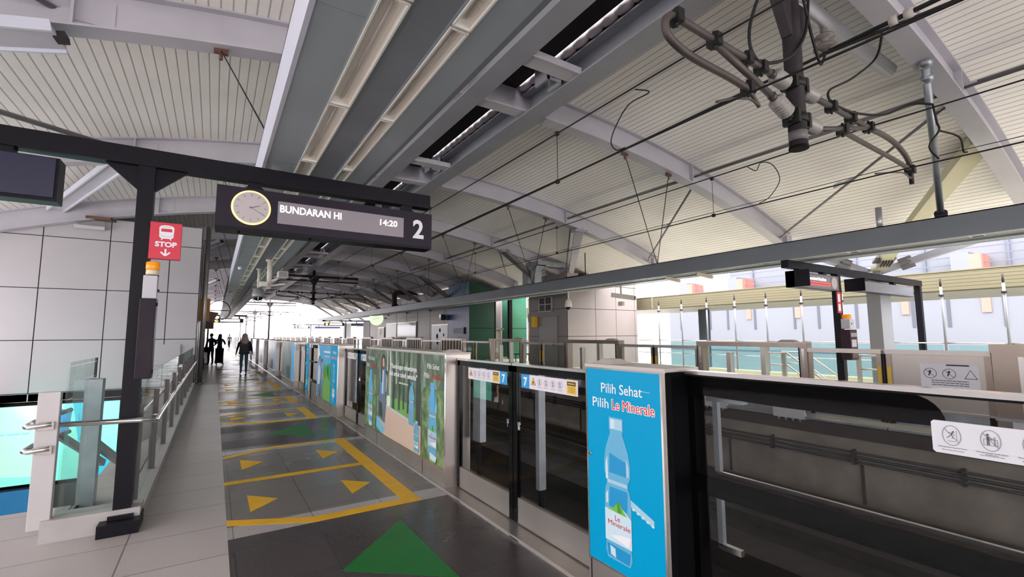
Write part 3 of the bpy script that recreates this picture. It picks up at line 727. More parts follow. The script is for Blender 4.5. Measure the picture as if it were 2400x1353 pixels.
t = thing('round_clock', 'round glowing greenish clock hanging over the far platform', 'clock', (12.6, 43, 2.9))
bb = B(); bb.lathe((12.6, 43.1, 3.15), (0, -1, 0), [(0, .62), (.1, .66), (.18, .62)], 'clock_lit', 24); bb.obj('face', t)
bb = B(); bb.bar((12.6, 42.88, 3.15), (12.85, 42.88, 3.2), .04, .02, 'hand_grey'); bb.bar((12.6, 42.88, 3.15), (12.25, 42.88, 3.08), .03, .02, 'hand_grey'); bb.obj('hands', t)
bb = B(); bb.cyl((12.6, 43.05, 3.75), (12.6, 43.05, 4.1), .05, 'steel'); bb.cyl((12.6, 43.05, 3.15), (13.6, 43.05, 3.15), .05, 'steel'); bb.obj('bracket', t)
t = thing('bench', 'small black bench on the far platform in front of the plant mural', 'bench', (15.5, 23.1, 0))
bb = B(); bb.bar((15.1, 23.4, .45), (15.95, 22.8, .45), .38, .05, 'black_mat'); bb.obj('seat', t)
for f in (.12, .88):
    c = Vector((15.1, 23.4, 0)).lerp(Vector((15.95, 22.8, 0)), f)
    for sg in (-1, 1):
        bb = B(); o_ = Vector((.35, .5, 0))*.3*sg; bb.cyl(c+o_, c+o_*.7+Vector((0, 0, .43)), .02, 'black_mat', 8); bb.obj('leg', t)
# rear glass wind screen of the far platform
for k in range(12):
    y = .75+1.33*k
    if y > 17: break
    b = B(); b.cyl((18.5, y, 0), (18.5, y, 3.0), .035, 'post_steel', 10); b.cyl((18.5, y, 3.0), (18.5, y, 3.25), .028, 'mast_paint', 8); b.box(18.44, 18.56, y-.05, y+.05, 2.7, 2.76, 'mast_paint')
    tag(b.obj('fence_post'), 'slim steel post with a dark tip behind the far platform', 'post', 'slim posts behind the far platform')
    b = B(); b.box(18.49, 18.51, y+.06, y+1.27, .12, 1.25, 'glass_teal'); b.cyl((18.5, y, 1.3), (18.5, y+1.33, 1.3), .02, 'steel', 8); b.cyl((18.46, y, .7), (18.46, y+1.33, .7), .018, 'steel', 8)
    tag(b.obj('glass_balustrade'), 'teal glass guard panel with steel rails behind the far platform', 'balustrade', 'teal glass guards behind the far platform')
b = B(); b.box(18.3, 18.7, -6, 17.4, -.1, .12, 'cream_paint'); struct(b.obj('kerb_far'))
for k, x in enumerate((13.0, 14.0)):
    pass
def stair_rail(y0, label):
    t = thing('stair_handrail', label, 'handrail', (16.5, y0, 0))
    for j, x in enumerate((16.2, 17.4)):
        bb = B(); bb.tube([(x, y0-2.6, -.9), (x, y0-.2, .95), (x, y0+.6, .95)], .03, 'steel', 8); bb.tube([(x, y0-2.6, -1.3), (x, y0-.2, .55), (x, y0+.6, .55)], .025, 'steel', 8); bb.obj('rail', t)
        bb = B(); bb.box(x-.05, x+.05, y0-.15, y0-.05, 0, .95, 'steel'); bb.box(x-.05, x+.05, y0+.5, y0+.6, 0, .95, 'steel'); bb.obj('post', t)
stair_rail(5.6, 'steel stair handrails behind the glass doors of the far platform')
stair_rail(8.4, 'second pair of steel handrails beyond the far gantry post')

# ------------------------------------------------------------------ outside
t = thing('walkway_canopy', 'long ribbed cream canopy roof beyond the far platform', 'canopy', (22, 10, 2.9))
bb = B(); bb.box(20.0, 20.2, -20, 40, 2.98, 3.58, 'canopy_rib'); bb.box(19.97, 20.0, 17.0, 17.08, 2.98, 3.58, 'canopy_cream'); bb.box(19.97, 20.0, 7.0, 7.06, 2.98, 3.58, 'canopy_cream'); bb.obj('fascia', t)
bb = B(); bb.box(20.2, 25, -20, 40, 2.95, 3.1, 'canopy_cream'); bb.obj('soffit', t)
bb = B(); bb.box(20.0, 25, -20, 40, 3.56, 3.62, 'canopy_rib'); bb.obj('roof_sheet', t)
for k, y in enumerate((-4, 16, 30)):
    b = B(); b.cyl((23, y, -8), (23, y, 2.95), .3, 'facade_grey', 12); tag(b.obj('canopy_post'), 'round post under the cream canopy beyond the far platform', 'post', 'posts under the cream canopy')
t = thing('station_building', 'pale grey building with orange panels and slit windows beyond the canopy', 'building', (40, 5, -8))
bb = B(); bb.box(32, 60, -40, 25.5, -8, 4.3, 'facade_white'); bb.box(33.5, 60, -40, 20.9, 4.3, 9.5, 'facade_white'); bb.box(36, 60, -40, 19, 9.5, 14, 'facade_white'); bb.box(31.95, 32, -40, 25.5, 3.75, 3.8, 'facade_grey'); bb.box(31.95, 32, -40, 25.5, .4, .5, 'facade_grey'); bb.obj('wall', t)
for k in range(14):
    y = 24.3-2.05*k-.6*(k % 3 == 1); bb = B(); bb.box(31.97, 32, y, y+.14, 1.9, 3.45, 'facade_fin'); bb.obj('window', t)
for y in (22.15, 18.6, 15.3, 9.7, 6.5, 1.2):
    bb = B(); bb.box(31.95, 32, y-.12, y+.22, 2.6, 3.9, 'facade_orange'); bb.obj('orange_panel', t)
for y in (23.2, 19.0, 6.6):
    bb = B(); bb.box(31.9, 33.4, y-.05, y+.4, 4.3, 5.55, 'facade_orange'); bb.box(31.9, 33.4, y+.4, y+1.1, 4.3, 5.7, 'facade_white'); bb.obj('orange_panel', t)
for z in (4.7, 5.1, 5.5, 5.9):
    bb = B(); bb.box(32.3, 32.36, -40, 24.8, z, z+.05, 'facade_grey'); bb.obj('roof_rail', t)
bb = B(); bb.box(33.4, 33.5, -40, 20.9, 6.7, 6.8, 'facade_grey'); bb.box(33.2, 60, -40, 21.2, 9.4, 9.6, 'facade_grey'); 
for k in range(12): bb.box(33.4, 33.5, 19-3.3*k, 19.1-3.3*k, 4.3, 9.4, 'facade_grey')
bb.obj('cornice', t)
for k, (x, y, w, d, h, m) in enumerate(((34, 60, 14, 10, 12, 'facade_white'), (30, 95, 10, 12, 9, 'facade_white'), (-6, 190, 26, 12, 9, 'facade_white'), (22, 175, 14, 10, 7, 'facade_grey'), (45, 140, 16, 14, 20, 'facade_white'))):
    t = thing('distant_building', ['pale block far beyond the lift tower', 'low pale building by the far end of the opposite platform', 'wide pale building closing the view down the near platform', 'low grey building far down the line of the tracks', 'tall pale tower in the haze past the far platform'][k], 'building', (x, y, -8))
    bb = B(); bb.box(x-w/2, x+w/2, y-d/2, y+d/2, -8, h-8, m); bb.obj('wall', t)
    for j in range(3):
        bb = B(); bb.box(x-w/2-.05, x+w/2+.05, y-d/2-.05, y+d/2+.05, -6+h*.25*j, -5.2+h*.25*j, 'facade_fin'); bb.obj('window', t)
# ================================================================== LAMP TROUGHS
def trough(x0, sgn, y0, y1, z, label, name):
    """x0: outer lip; sgn: direction towards the tracks (+1 near side)"""
    X = lambda d: x0+sgn*d
    t = thing(name, label, 'lamp trough', (X(.55), y0, z))
    def seg(a, b_, za, zb, m, bb): bb.box(min(X(a), X(b_)), max(X(a), X(b_)), y0, y1, za, zb, m)
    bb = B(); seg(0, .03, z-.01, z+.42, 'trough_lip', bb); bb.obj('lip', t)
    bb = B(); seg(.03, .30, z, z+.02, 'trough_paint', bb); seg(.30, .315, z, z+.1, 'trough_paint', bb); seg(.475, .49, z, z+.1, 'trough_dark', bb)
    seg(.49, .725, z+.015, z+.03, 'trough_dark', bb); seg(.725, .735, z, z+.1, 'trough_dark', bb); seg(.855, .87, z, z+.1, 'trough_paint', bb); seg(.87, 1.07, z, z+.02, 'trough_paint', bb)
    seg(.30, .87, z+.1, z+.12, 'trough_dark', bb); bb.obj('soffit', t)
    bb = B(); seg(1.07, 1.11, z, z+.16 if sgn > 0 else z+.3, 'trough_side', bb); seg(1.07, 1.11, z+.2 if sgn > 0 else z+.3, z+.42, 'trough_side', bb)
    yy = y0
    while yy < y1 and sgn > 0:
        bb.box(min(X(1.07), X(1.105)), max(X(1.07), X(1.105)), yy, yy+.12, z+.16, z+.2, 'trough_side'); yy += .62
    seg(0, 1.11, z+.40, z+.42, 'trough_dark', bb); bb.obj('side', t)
    bb = B()
    yy = y0
    while yy < y1:
        bb.box(min(X(.03), X(.295)), max(X(.03), X(.295)), yy, yy+.006, z-.003, z+.001, 'trough_dark'); yy += 2.76
    bb.obj('joint_strip', t)
    return t
ZT = 3.42
trough(.34, 1, -3, 82, ZT, 'long grey lamp trough hanging over the near platform', 'lamp_trough')
def fixture(xa, xb, y0, y1, z, label, group, parts=True):
    t = thing('trough_lamp', label, 'lamp', ((xa+xb)/2, (y0+y1)/2, z), group)
    w = .012
    bb = B(); bb.box(xa, xb, y0, y0+w, z-.012, z+.05, 'lamp_rim'); bb.box(xa, xb, y1-w, y1, z-.012, z+.05, 'lamp_rim'); bb.box(xa, xa+w, y0, y1, z-.012, z+.05, 'lamp_rim'); bb.box(xb-w, xb, y0, y1, z-.012, z+.05, 'lamp_rim')
    ch = [bb.obj('rim', t)]
    xi, xo = xa+w, xb-w; d = (xb-xa)*.13
    bb = B(); ya, yb = y0+w, y1-w
    bb.add([(xi, ya, z+.005), (xi+d, ya+.04, z+.035), (xo-d, ya+.04, z+.035), (xo, ya, z+.005), (xi, yb, z+.005), (xi+d, yb-.04, z+.035), (xo-d, yb-.04, z+.035), (xo, yb, z+.005)],
           [(0, 1, 5, 4), (1, 2, 6, 5), (2, 3, 7, 6), (0, 3, 2, 1), (4, 5, 6, 7)], 'lamp_inner')
    bb.box(xi, xo, ya, yb, z+.046, z+.05, 'lamp_inner')
    ch.append(bb.obj('reflector', t))
    bb = B(); bb.cyl(((xa+xb)/2, ya+.05, z+.024), ((xa+xb)/2, yb-.05, z+.024), .009, 'lamp_lens', 8); ch.append(bb.obj('tube', t))
    return t, ch
G1, G2 = 'lamps in the stair-side row of the near trough', 'lamps in the track-side row of the near trough'
L1, L2 = 'cream tube lamp set in the stair-side row of the near trough', 'narrow cream tube lamp set in the track-side row of the near trough'
p, ch = fixture(.655, .815, 2.275, 3.635, ZT, L1, G1); P1 = 1.385
for k in range(-3, 56):
    if k: dup2(p, ch, (0, P1*k, 0))
p, ch = fixture(1.075, 1.195, 2.33, 3.695, ZT, L2, G2)
for k in range(-3, 56):
    if k: dup2(p, ch, (0, P1*k, 0))
# suspension wires: each one rafter clip, wire
def clip_wire(p0, p1, r, label, group=None, cat='wire'):
    b = B(); b.tube([p0, p1], r, 'cable_black', 6); p0 = Vector(p0); b.box(p0.x-.09, p0.x+.09, p0.y-.03, p0.y+.03, p0.z-.05, p0.z+.05, 'brown_sign')
    b.cyl(p0, p0-Vector((0, 0, .14)), .025, 'brown_sign', 8)
    return tag(b.obj('suspension_wire'), label, cat, group)
for y in RY[2:]:
    clip_wire((-.12, y, zr(-.12)-.02), (.36, y-2.1, ZT+.42), .009, 'thin wire from a rusty rafter clip down to the near lamp trough', 'wires holding the near lamp trough')
    clip_wire((2.6, y, zr(2.6)-.02), (1.44, y-2.1, ZT+.42), .009, 'thin wire from a rafter clip to the track side of the near lamp trough', 'wires on the track side of the near lamp trough')
OFF = [2.25, 3.9, 5.4]
for i, y in enumerate(RY[3:]):
    off = OFF[min(i, 2)]
    for x in (8.15, 9.75):
        clip_wire((x, y, zr(x)-.02), (11.9, y+off, 3.85), .011, 'wire slanting from a rafter clip down to the far lamp trough', 'wires holding the far lamp trough')
# far trough, mirrored
trough(12.45, -1, -6, 92, 3.36, 'long grey lamp trough over the far platform crossing the whole view', 'lamp_trough')
p, ch = fixture(11.40, 11.60, .55, 2.30, 3.36, 'white tube lamp under the far lamp trough', 'lamps under the far lamp trough')
for k in range(-2, 46):
    if k: dup2(p, ch, (0, 1.92*k, 0))
# small sprinkler heads on the near trough
for k, (y, lab) in enumerate(((5.6, 'small white sprinkler dome on the lamp trough above the departure board'), (14.0, 'small white sprinkler dome further along the lamp trough'), (22.4, 'small white sprinkler dome on the lamp trough near the hanging cameras'))):
    b = B(); b.ball((.48, y, ZT-.03), .05, 'art_white', 10); tag(b.obj('sprinkler_head'), lab, 'sprinkler')

# ================================================================== OVERHEAD LINE
def mast(y, ground, label, full=True):
    t = thing('catenary_mast', label, 'catenary mast', (6.02, y, 3.9))
    x = 6.02
    bb = B(); bb.cyl((x, y, -1.4 if ground else 3.92), (x, y, 6.4), .105, 'mast_paint', 20)
    if not ground: bb.cyl((x, y, 3.90), (x, y, 3.93), .112, 'black_mat', 20)
    bb.obj('tube', t)
    if not ground: bb = B(); bb.cyl((x, y, 4.0), (x, y, 4.12), .1065, 'panel_grey', 20); bb.obj('tape', t)
    bb = B()
    bb.cyl((2.9, y, 5.95), (9.2, y, 5.95), .12 if full else .09, 'tube_silver' if full else 'mast_paint', 16)
    if not full: bb.cyl((2.9, y, 5.62), (9.2, y, 5.62), .06, 'mast_paint', 12)
    bb.prism([(x-.42, 5.9), (x+.42, 5.9), (x+.13, 5.35), (x-.13, 5.35)], 'y', y-.06, y+.06, 'mast_paint'); bb.obj('boom', t)
    for z in (4.28, 4.74):
        bb = B(); bb.cyl((x, y, z-.05), (x, y, z+.05), .125, 'cable_black', 16)
        for sx in (-1, 1):
            bb.box(x+sx*.13-.03, x+sx*.13+.03, y-.1, y+.1, z-.09, z+.09, 'cable_black'); bb.box(x+sx*.19-.05, x+sx*.19+.05, y-.03, y+.03, z-.07, z+.07, 'cable_black')
        bb.obj('clamp', t)
    def insul(p0, p1, m='porcelain'):
        p0, p1 = Vector(p0), Vector(p1); L = (p1-p0).length; n = 6; prof = [(0, .04)]
        for k in range(n): a = .04+(L-.08)*k/n; prof += [(a, .05), (a+(L-.08)/n*.38, .098), (a+(L-.08)/n*.5, .098), (a+(L-.08)/n*.9, .05)]
        prof.append((L, .04)); bb = B(); bb.lathe(p0, p1-p0, prof, m, 14)
        d = (p1-p0).normalized(); bb.cyl(p0-d*.08, p0, .045, 'cable_black', 10); bb.cyl(p1, p1+d*.06, .05, 'tube_grey', 10)
        bb.obj('insulator', t)
    insul((5.83, y, 4.70), (5.52, y, 4.72)); insul((5.83, y, 4.30), (5.50, y, 4.42)); insul((6.21, y, 4.72), (6.55, y, 4.72), 'porcelain'); insul((6.21, y, 4.29), (6.55, y, 4.29))
    def arm(pts, r, nm='arm'):
        bb = B(); bb.tube(smooth(pts, 4) if len(pts) > 3 else pts, r, 'tube_grey', 10); bb.obj(nm, t)
    # arm over the near track: top tube, bent return tube, diagonal
    arm([(5.52, y, 4.72), (4.4, y, 4.74), (3.75, y, 4.76), (3.60, y, 4.72), (3.55, y, 4.62), (3.62, y, 4.50), (3.95, y, 4.42), (4.6, y, 4.40), (5.05, y, 4.36)], .04)
    arm([(5.50, y, 4.42), (5.0, y, 4.55), (4.32, y, 4.72)], .04)
    arm([(4.85, y-.02, 4.40), (4.95, y-.02, 4.32), (5.0, y-.02, 4.30), (5.12, y-.02, 4.2)], .022)
    arm([(5.12, y-.02, 4.2), (4.95, y-.02, 4.24), (4.6, y-.02, 4.15), (4.3, y-.02, 4.03)], .014, 'steady_arm')
    # arm over the far track
    arm([(6.55, y, 4.72), (7.4, y, 4.72), (8.2, y, 4.71), (8.7, y, 4.73), (9.2, y, 4.70), (9.62, y, 4.58), (9.80, y, 4.44), (9.82, y, 4.36)], .04)
    arm([(6.55, y, 4.29), (7.3, y, 4.48), (8.15, y, 4.70)], .034)
    arm([(7.25, y, 4.44), (8.2, y, 4.42), (9.2, y, 4.40), (9.8, y, 4.36)], .034)
    arm([(9.78, y-.02, 4.3), (9.7, y-.02, 4.2), (9.3, y-.02, 4.22), (8.25, y-.02, 4.0)], .013, 'steady_arm')
    for p in ((4.35, 4.74), (4.95, 4.73), (5.25, 4.72), (4.95, 4.38), (7.0, 4.72), (7.6, 4.72), (8.2, 4.72), (7.3, 4.46), (9.78, 4.36), (3.72, 4.76)):
        bb = B(); bb.box(p[0]-.045, p[0]+.045, y-.07, y+.07, p[1]-.065, p[1]+.065, 'cable_black'); bb.cyl((p[0], y, p[1]-.1), (p[0], y, p[1]+.1), .018, 'cable_black', 8); bb.obj('fitting', t)
    bb = B(); bb.cyl((9.8, y, 4.36), (9.8, y, 4.12), .035, 'cable_black', 8); bb.obj('drop_bracket', t)
    return t
mast(2.75, False, 'dark drop tube with insulated arms hanging from the roof above both tracks')
mast(36.6, False, 'distant drop tube with arms hanging over the tracks beyond the board', False)
mast(69.0, True, 'far catenary mast standing between the tracks at the end of the roof', False)
for k, y in enumerate((96, 122, 150)): mast(y, True, 'very distant catenary mast on the open line beyond the roof', False)['group'] = 'catenary masts on the open line'
# stack insulator with the feeder
t = thing('string_insulator', 'two brown insulator discs hanging under the silver boom tube', 'insulator', (6.95, 2.75, 5.5))
bb = B(); bb.tube(smooth([(7.1, 2.75, 5.98), (7.12, 2.75, 6.12), (6.97, 2.75, 6.14), (6.95, 2.75, 5.9)]), .02, 'tube_grey', 8); bb.obj('hook', t)
bb = B(); bb.lathe((6.95, 2.75, 5.9), (0, 0, -1), [(0, .02), (.04, .05), (.10, .05), (.15, .04), (.17, .12), (.2, .125), (.21, .05), (.25, .05), (.30, .04), (.32, .14), (.35, .145), (.37, .06), (.40, .03)], 'porcelain_dark', 20); bb.obj('disc_stack', t)
def wire(name, pts, r, label, cat='wire', group=None, m='cable_black'):
    b = B(); b.tube(pts, r, m, 6); return tag(b.obj(name), label, cat, group)
def sag(p0, p1, s, n=10): 
    p0, p1 = Vector(p0), Vector(p1); return [tuple(p0.lerp(p1, k/n)-Vector((0, 0, s*4*(k/n)*(1-k/n)))) for k in range(n+1)]
ys = [-6, 2.75, 36.6, 69.0, 96, 122, 150]
def line(x, zs, s, off=0):
    pts = []
    for a, c in zip(ys, ys[1:]): q = sag((x, a, zs), (x, c, zs), s); pts += q[:-1]
    return pts+[(x, 150, zs)]
wire('contact_wire', line(4.28, 3.96, .04), .011, 'contact wire of the near track running under the cantilever arms', 'overhead wire')
wire('contact_wire', line(8.25, 3.97, .04), .011, 'contact wire of the far track running under the bent arm tip', 'overhead wire')
wire('messenger_wire', line(4.33, 4.74, .05), .011, 'messenger wire above the near track held on the upper arm', 'overhead wire')
wire('messenger_wire', line(8.2, 4.73, .05), .011, 'messenger wire above the far track', 'overhead wire')
wire('feeder_cable', line(6.95, 5.48, .16), .022, 'thick black feeder cable held by the two insulator discs', 'overhead cable')
wire('feeder_cable', [(6.95, -4, 5.56), (6.95, 1.2, 5.52), (6.95, 2.7, 5.49)], .03, 'second black cable strapped along the feeder cable near the insulator discs', 'overhead cable')
for k, (y, lab) in enumerate(((1.93, 'pale band clip on the feeder cables, nearer the insulator discs'), (1.78, 'pale band clip on the feeder cables, farther from the insulator discs'))):
    b = B(); b.cyl((6.95, y, 5.49), (6.95, y+.09, 5.49), .07, 'cap_white', 12); tag(b.obj('cable_clip'), lab, 'clip')
wire('earth_wire', line(11.2, 4.9, .05), .007, 'thin grey wire running beside the far lamp trough', 'overhead wire')
for k, (x, zl, zu) in enumerate(((4.3, 3.93, 4.70), (8.22, 3.94, 4.70))):
    for y in [5.4+5.0*j for j in range(12)]:
        b = B(); b.tube([(x, y, zl), (x, y, zu)], .005, 'cable_black', 5); b.box(x-.02, x+.02, y-.03, y+.03, zl-.02, zl+.04, 'cable_black'); b.box(x-.02, x+.02, y-.03, y+.03, zu-.03, zu+.03, 'cable_black')
        tag(b.obj('dropper_wire'), ['short dropper between the two overhead wires of the near track', 'short dropper between the two overhead wires of the far track'][k], 'dropper', ['droppers over the near track', 'droppers over the far track'][k])
wire('jumper_cable', smooth([(4.33, 3.85, 4.70), (4.42, 3.7, 4.62), (4.33, 3.95, 4.55), (4.3, 4.15, 4.35), (4.29, 4.25, 4.15), (4.28, 4.15, 4.0), (4.28, 4.0, 3.98)]), .008, 'thin looped jumper between the near track wires', 'jumper cable')
wire('jumper_cable', smooth([(8.2, 4.65, 4.70), (8.3, 4.55, 4.62), (8.2, 4.4, 4.70), (8.2, 4.2, 4.60), (8.22, 4.1, 4.3), (8.24, 4.3, 4.05), (8.25, 4.5, 3.98)]), .008, 'thin looped jumper between the far track wires', 'jumper cable')
wire('jumper_cable', smooth([(5.45, 2.72, 5.95), (5.1, 2.72, 5.35), (4.98, 2.72, 5.0), (5.05, 2.72, 4.8), (5.3, 2.72, 4.78), (5.75, 2.65, 4.98), (6.1, 2.62, 5.4), (6.25, 2.62, 5.95)]), .02, 'thick black jumper looping from the upper arm up past the drop tube', 'jumper cable')
wire('jumper_cable', smooth([(6.1, 2.62, 5.9), (6.2, 2.62, 5.6), (6.3, 2.62, 5.35), (6.55, 2.66, 5.15), (6.8, 2.7, 5.38)]), .018, 'black jumper from the drop tube to the feeder clamp', 'jumper cable')
wire('jumper_cable', smooth([(6.95, 2.1, 5.45), (7.3, 2.3, 5.3), (7.2, 2.55, 5.1), (6.98, 2.75, 4.95), (6.98, 2.75, 4.78)]), .016, 'black jumper dropping from the feeder to the far track arm', 'jumper cable')
wire('jumper_cable', smooth([(6.98, 2.75, 4.78), (7.3, 2.7, 4.74), (7.6, 2.65, 4.74), (7.9, 2.45, 4.72), (8.1, 2.2, 4.82), (8.2, 2.0, 4.76)]), .016, 'black jumper running from the far track arm to its messenger wire', 'jumper cable')
wire('jumper_cable', smooth([(8.2, 2.0, 4.76), (8.22, 1.98, 4.5), (8.15, 1.95, 4.35), (8.1, 2.05, 4.15), (8.24, 2.0, 3.99)]), .014, 'black jumper loop between messenger and contact wire beside the grey pipe', 'jumper cable')
wire('jumper_cable', smooth([(8.15, 1.95, 4.35), (8.35, 1.8, 4.25), (8.38, 1.78, 4.05), (8.25, 1.72, 3.99)]), .012, 'second half of the forked jumper loop beside the grey pipe', 'jumper cable')
# pipes between roof and far trough
b = B(); b.cyl((11.9, 2.94, 3.80), (9.15, 2.27, 5.88), .055, 'galv', 12); b.cyl((11.78, 2.91, 3.88), (11.72, 2.896, 3.93), .1, 'mast_paint', 12); b.ball((9.2, 2.28, 5.84), .1, 'galv', 12); b.ball((9.42, 2.33, 5.68), .09, 'galv', 12)
tag(b.obj('drain_pipe'), 'slanting grey pipe from the nearest rafter down to the far lamp trough', 'pipe')
b = B(); b.cyl((11.9, 3.94, 3.75), (11.9, 3.94, 4.3), .06, 'tube_silver', 12); tag(b.obj('pipe_stub'), 'short grey pipe stub standing on the far lamp trough', 'pipe')
b = B(); b.box(11.9, 13.3, 13.6, 14.6, 3.86, 3.92, 'mast_paint'); b.box(12.2, 12.4, 13.9, 14.1, 3.92, 4.05, 'mast_paint'); b.cyl((12.5, 14.0, 3.92), (12.5, 14, 4.9), .02, 'mast_paint', 6)
tag(b.obj('equipment_tray'), 'small dark tray with a thin rod above the far lamp trough', 'tray')

# ================================================================== SCREEN DOORS, NEAR SIDE
def bottle(a, u, v, w, h, k=3, label=True, dim=False):
    """drinking-water bottle, base centre at u, v"""
    prof = [(0, .0), (.42, .0), (.5, .05), (.47, .12), (.5, .18), (.5, .44), (.46, .49), (.40, .52), (.40, .555), (.5, .60), (.5, .68), (.44, .76), (.30, .85), (.24, .88), (.24, .905), (.27, .91), (.27, 1.0), (0, 1.0)]
    R = [(u+x*w, v+y*h) for x, y in prof]; Lf = [(u-x*w, v+y*h) for x, y in reversed(prof)]
    m0, m1, m2 = ('bottle_dim', 'bottle_mid', 'bottle_dim') if dim else ('bottle_mid', 'bottle_water', 'bottle_edge')
    a.poly(R+Lf[1:-1], m0, k)
    a.poly([(u-.3*w, v+.60*h), (u+.36*w, v+.60*h), (u+.34*w, v+.70*h), (u-.28*w, v+.74*h)], m1, k+1)
    a.poly([(u-.34*w, v+.36*h), (u+.36*w, v+.36*h), (u+.38*w, v+.50*h), (u-.30*w, v+.50*h)], m1, k+1)
    a.rect(u-.24*w, v+.915*h, u+.24*w, v+.99*h, 'bottle_light', k+1); a.rect(u-.2*w, v+.92*h, u-.05*w, v+.985*h, m2, k+2)
    a.poly([(u-.44*w, v+.55*h), (u-.34*w, v+.55*h), (u-.36*w, v+.72*h), (u-.44*w, v+.66*h)], m2, k+2)
    a.poly([(u+.36*w, v+.6*h), (u+.46*w, v+.61*h), (u+.45*w, v+.68*h), (u+.36*w, v+.73*h)], 'bottle_light', k+2)
    a.poly([(u-.45*w, v+.38*h), (u-.36*w, v+.38*h), (u-.36*w, v+.47*h), (u-.45*w, v+.44*h)], m2, k+2)
    a.rect(u-.38*w, v+.525*h, u+.38*w, v+.55*h, 'bottle_light', k+1)
    if label:
        a.poly([(u-.5*w, v+.12*h), (u+.5*w, v+.12*h), (u+.5*w, v+.32*h), (u+.2*w, v+.37*h), (u-.5*w, v+.34*h)], 'bottle_light' if dim else 'bottle_edge', k+2)
        a.poly([(u-.42*w, v+.34*h), (u-.15*w, v+.36*h), (u-.02*w, v+.40*h), (u+.06*w, v+.42*h), (u+.2*w, v+.365*h), (u+.34*w, v+.33*h), (u-.1*w, v+.335*h)], 'art_green', k+3)
        a.poly([(u-.02*w, v+.40*h), (u+.06*w, v+.42*h), (u+.16*w, v+.34*h), (u-.0*w, v+.335*h)], 'art_green2', k+4)
        a.text('Le', u-.12*w, v+.275*h, h*.055, 'art_red', k+4, 0); a.text('Minerale', u-.40*w, v+.235*h, h*.05, 'art_red', k+4, 0, wid=w*.84)
        a.poly([(u-.3*w, v+.16*h), (u+.4*w, v+.13*h), (u+.46*w, v+.2*h), (u+.1*w, v+.19*h)], 'art_white', k+3)
    a.poly([(u-.4*w, v+.02*h), (u+.38*w, v+.01*h), (u+.44*w, v+.09*h), (u-.44*w, v+.10*h)], m1 if not dim else 'bottle_mid', k+2)
    a.poly([(u-.3*w, v+.03*h), (u-.1*w, v+.02*h), (u-.12*w, v+.08*h), (u-.32*w, v+.09*h)], m2, k+3)
def poster_art(y0, y1, z0, z1, x=PF-.012):
    return Art((x, y1, z0), (0, -1, 0), (0, 0, 1), (-1, 0, 0))
def slogan(a, w, v1, v2, s, red='art_red', glow=True):
    a.text('Pilih Sehat', w*.5, v1, s, 'art_white', 3, .006, 'CENTER', wid=w*.56)
    a.text('Pilih', w*.08, v2, s, 'art_white', 3, .006, wid=w*.24)
    if glow:
        for k in range(8): a.text('Le Minerale', w*.37+.0045*math.cos(k*PI/4), v2+.0045*math.sin(k*PI/4), s, 'art_white', 3+.02*k, 0, wid=w*.55)
    a.text('Le Minerale', w*.37, v2, s, red, 4, 0, wid=w*.55); a.text('Le Minerale', w*.37+.0012, v2, s, red, 4.2, 0, wid=w*.55)
def cabinet(y0, y1, label, posters, group=None, lock=True):
    t = thing('screen_cabinet', label, 'platform screen cabinet', (PF+.14, (y0+y1)/2, .02), group)
    ch = []
    bb = B(); bb.box(PF, PB, y0, y1, .02, 1.40, 'steel'); ch.append(bb.obj('body', t))
    bb = B(); bb.box(PF-.004, PB+.004, y0-.004, y1+.004, 1.40, 1.425, 'cap_white')
    for yy in ((y1-.2,) if y1-y0 < 1 else (y0+.02, y1-.2)):
        bb.hexa([(PF+.04, yy, 1.425), (PF+.22, yy, 1.425), (PF+.22, yy+.18, 1.425), (PF+.04, yy+.18, 1.425), (PF+.09, yy+.05, 1.455), (PF+.18, yy+.05, 1.455), (PF+.18, yy+.13, 1.455), (PF+.09, yy+.13, 1.455)], 'cap_white')
    ch.append(bb.obj('lid', t))
    fr = B()
    for (a0, a1) in posters:
        for (c0, c1, d0, d1) in ((a0-.012, a0, .2, 1.405), (a1, a1+.012, .2, 1.405), (a0, a1, 1.395, 1.405), (a0, a1, .2, .212)): fr.box(PF-.014, PF, c0, c1, d0, d1, 'steel_bright')
    if posters: ch.append(fr.obj('frame', t))
    fr = B(); fr.box(PF-.002, PF, y0, y1, .02, .2, 'steel')
    for (a0, a1) in posters: fr.box(PF-.004, PF-.002, a1-.004, a1+.004, .02, .2, 'black_mat')
    ch.append(fr.obj('kick_plate', t))
    if lock and posters:
        bb = B(); bb.lathe((PF-.012, posters[0][1]-.02, .85), (-1, 0, 0), [(0, .014), (.008, .012)], 'steel_bright', 12); bb.lathe((PF-.02, posters[0][1]-.02, .85), (-1, 0, 0), [(0, .005), (.002, .005)], 'black_mat', 8); ch.append(bb.obj('lock', ch[0]))
    return t, ch
# --- poster column beside the fixed glass: blue sheet with the bottle
t, _ = cabinet(1.73, 2.38, 'narrow steel screen cabinet with a blue bottled-water poster', [(1.755, 2.355)])
a = poster_art(1.755, 2.355, .212, 1.395); w, h = .60, 1.183
a.b.box(PF-.012, PF, 1.755, 2.355, .212, 1.395, 'poster_blue')
slogan(a, w, 1.04, .945, .085)
bottle(a, .255, .055, .215, .84)
a.poly([(.36, .40), (.53, .335), (.53, .375), (.36, .44)], 'bottle_light', 2)
for q in range(5): a.ell(.38+.035*q, .392-.012*q, .012, .008, 'bottle_edge', 3, 8)
a.line(.46, 1.075, .53, 1.072, .003, 'bottle_light', 3)
a.b.obj('poster', t)
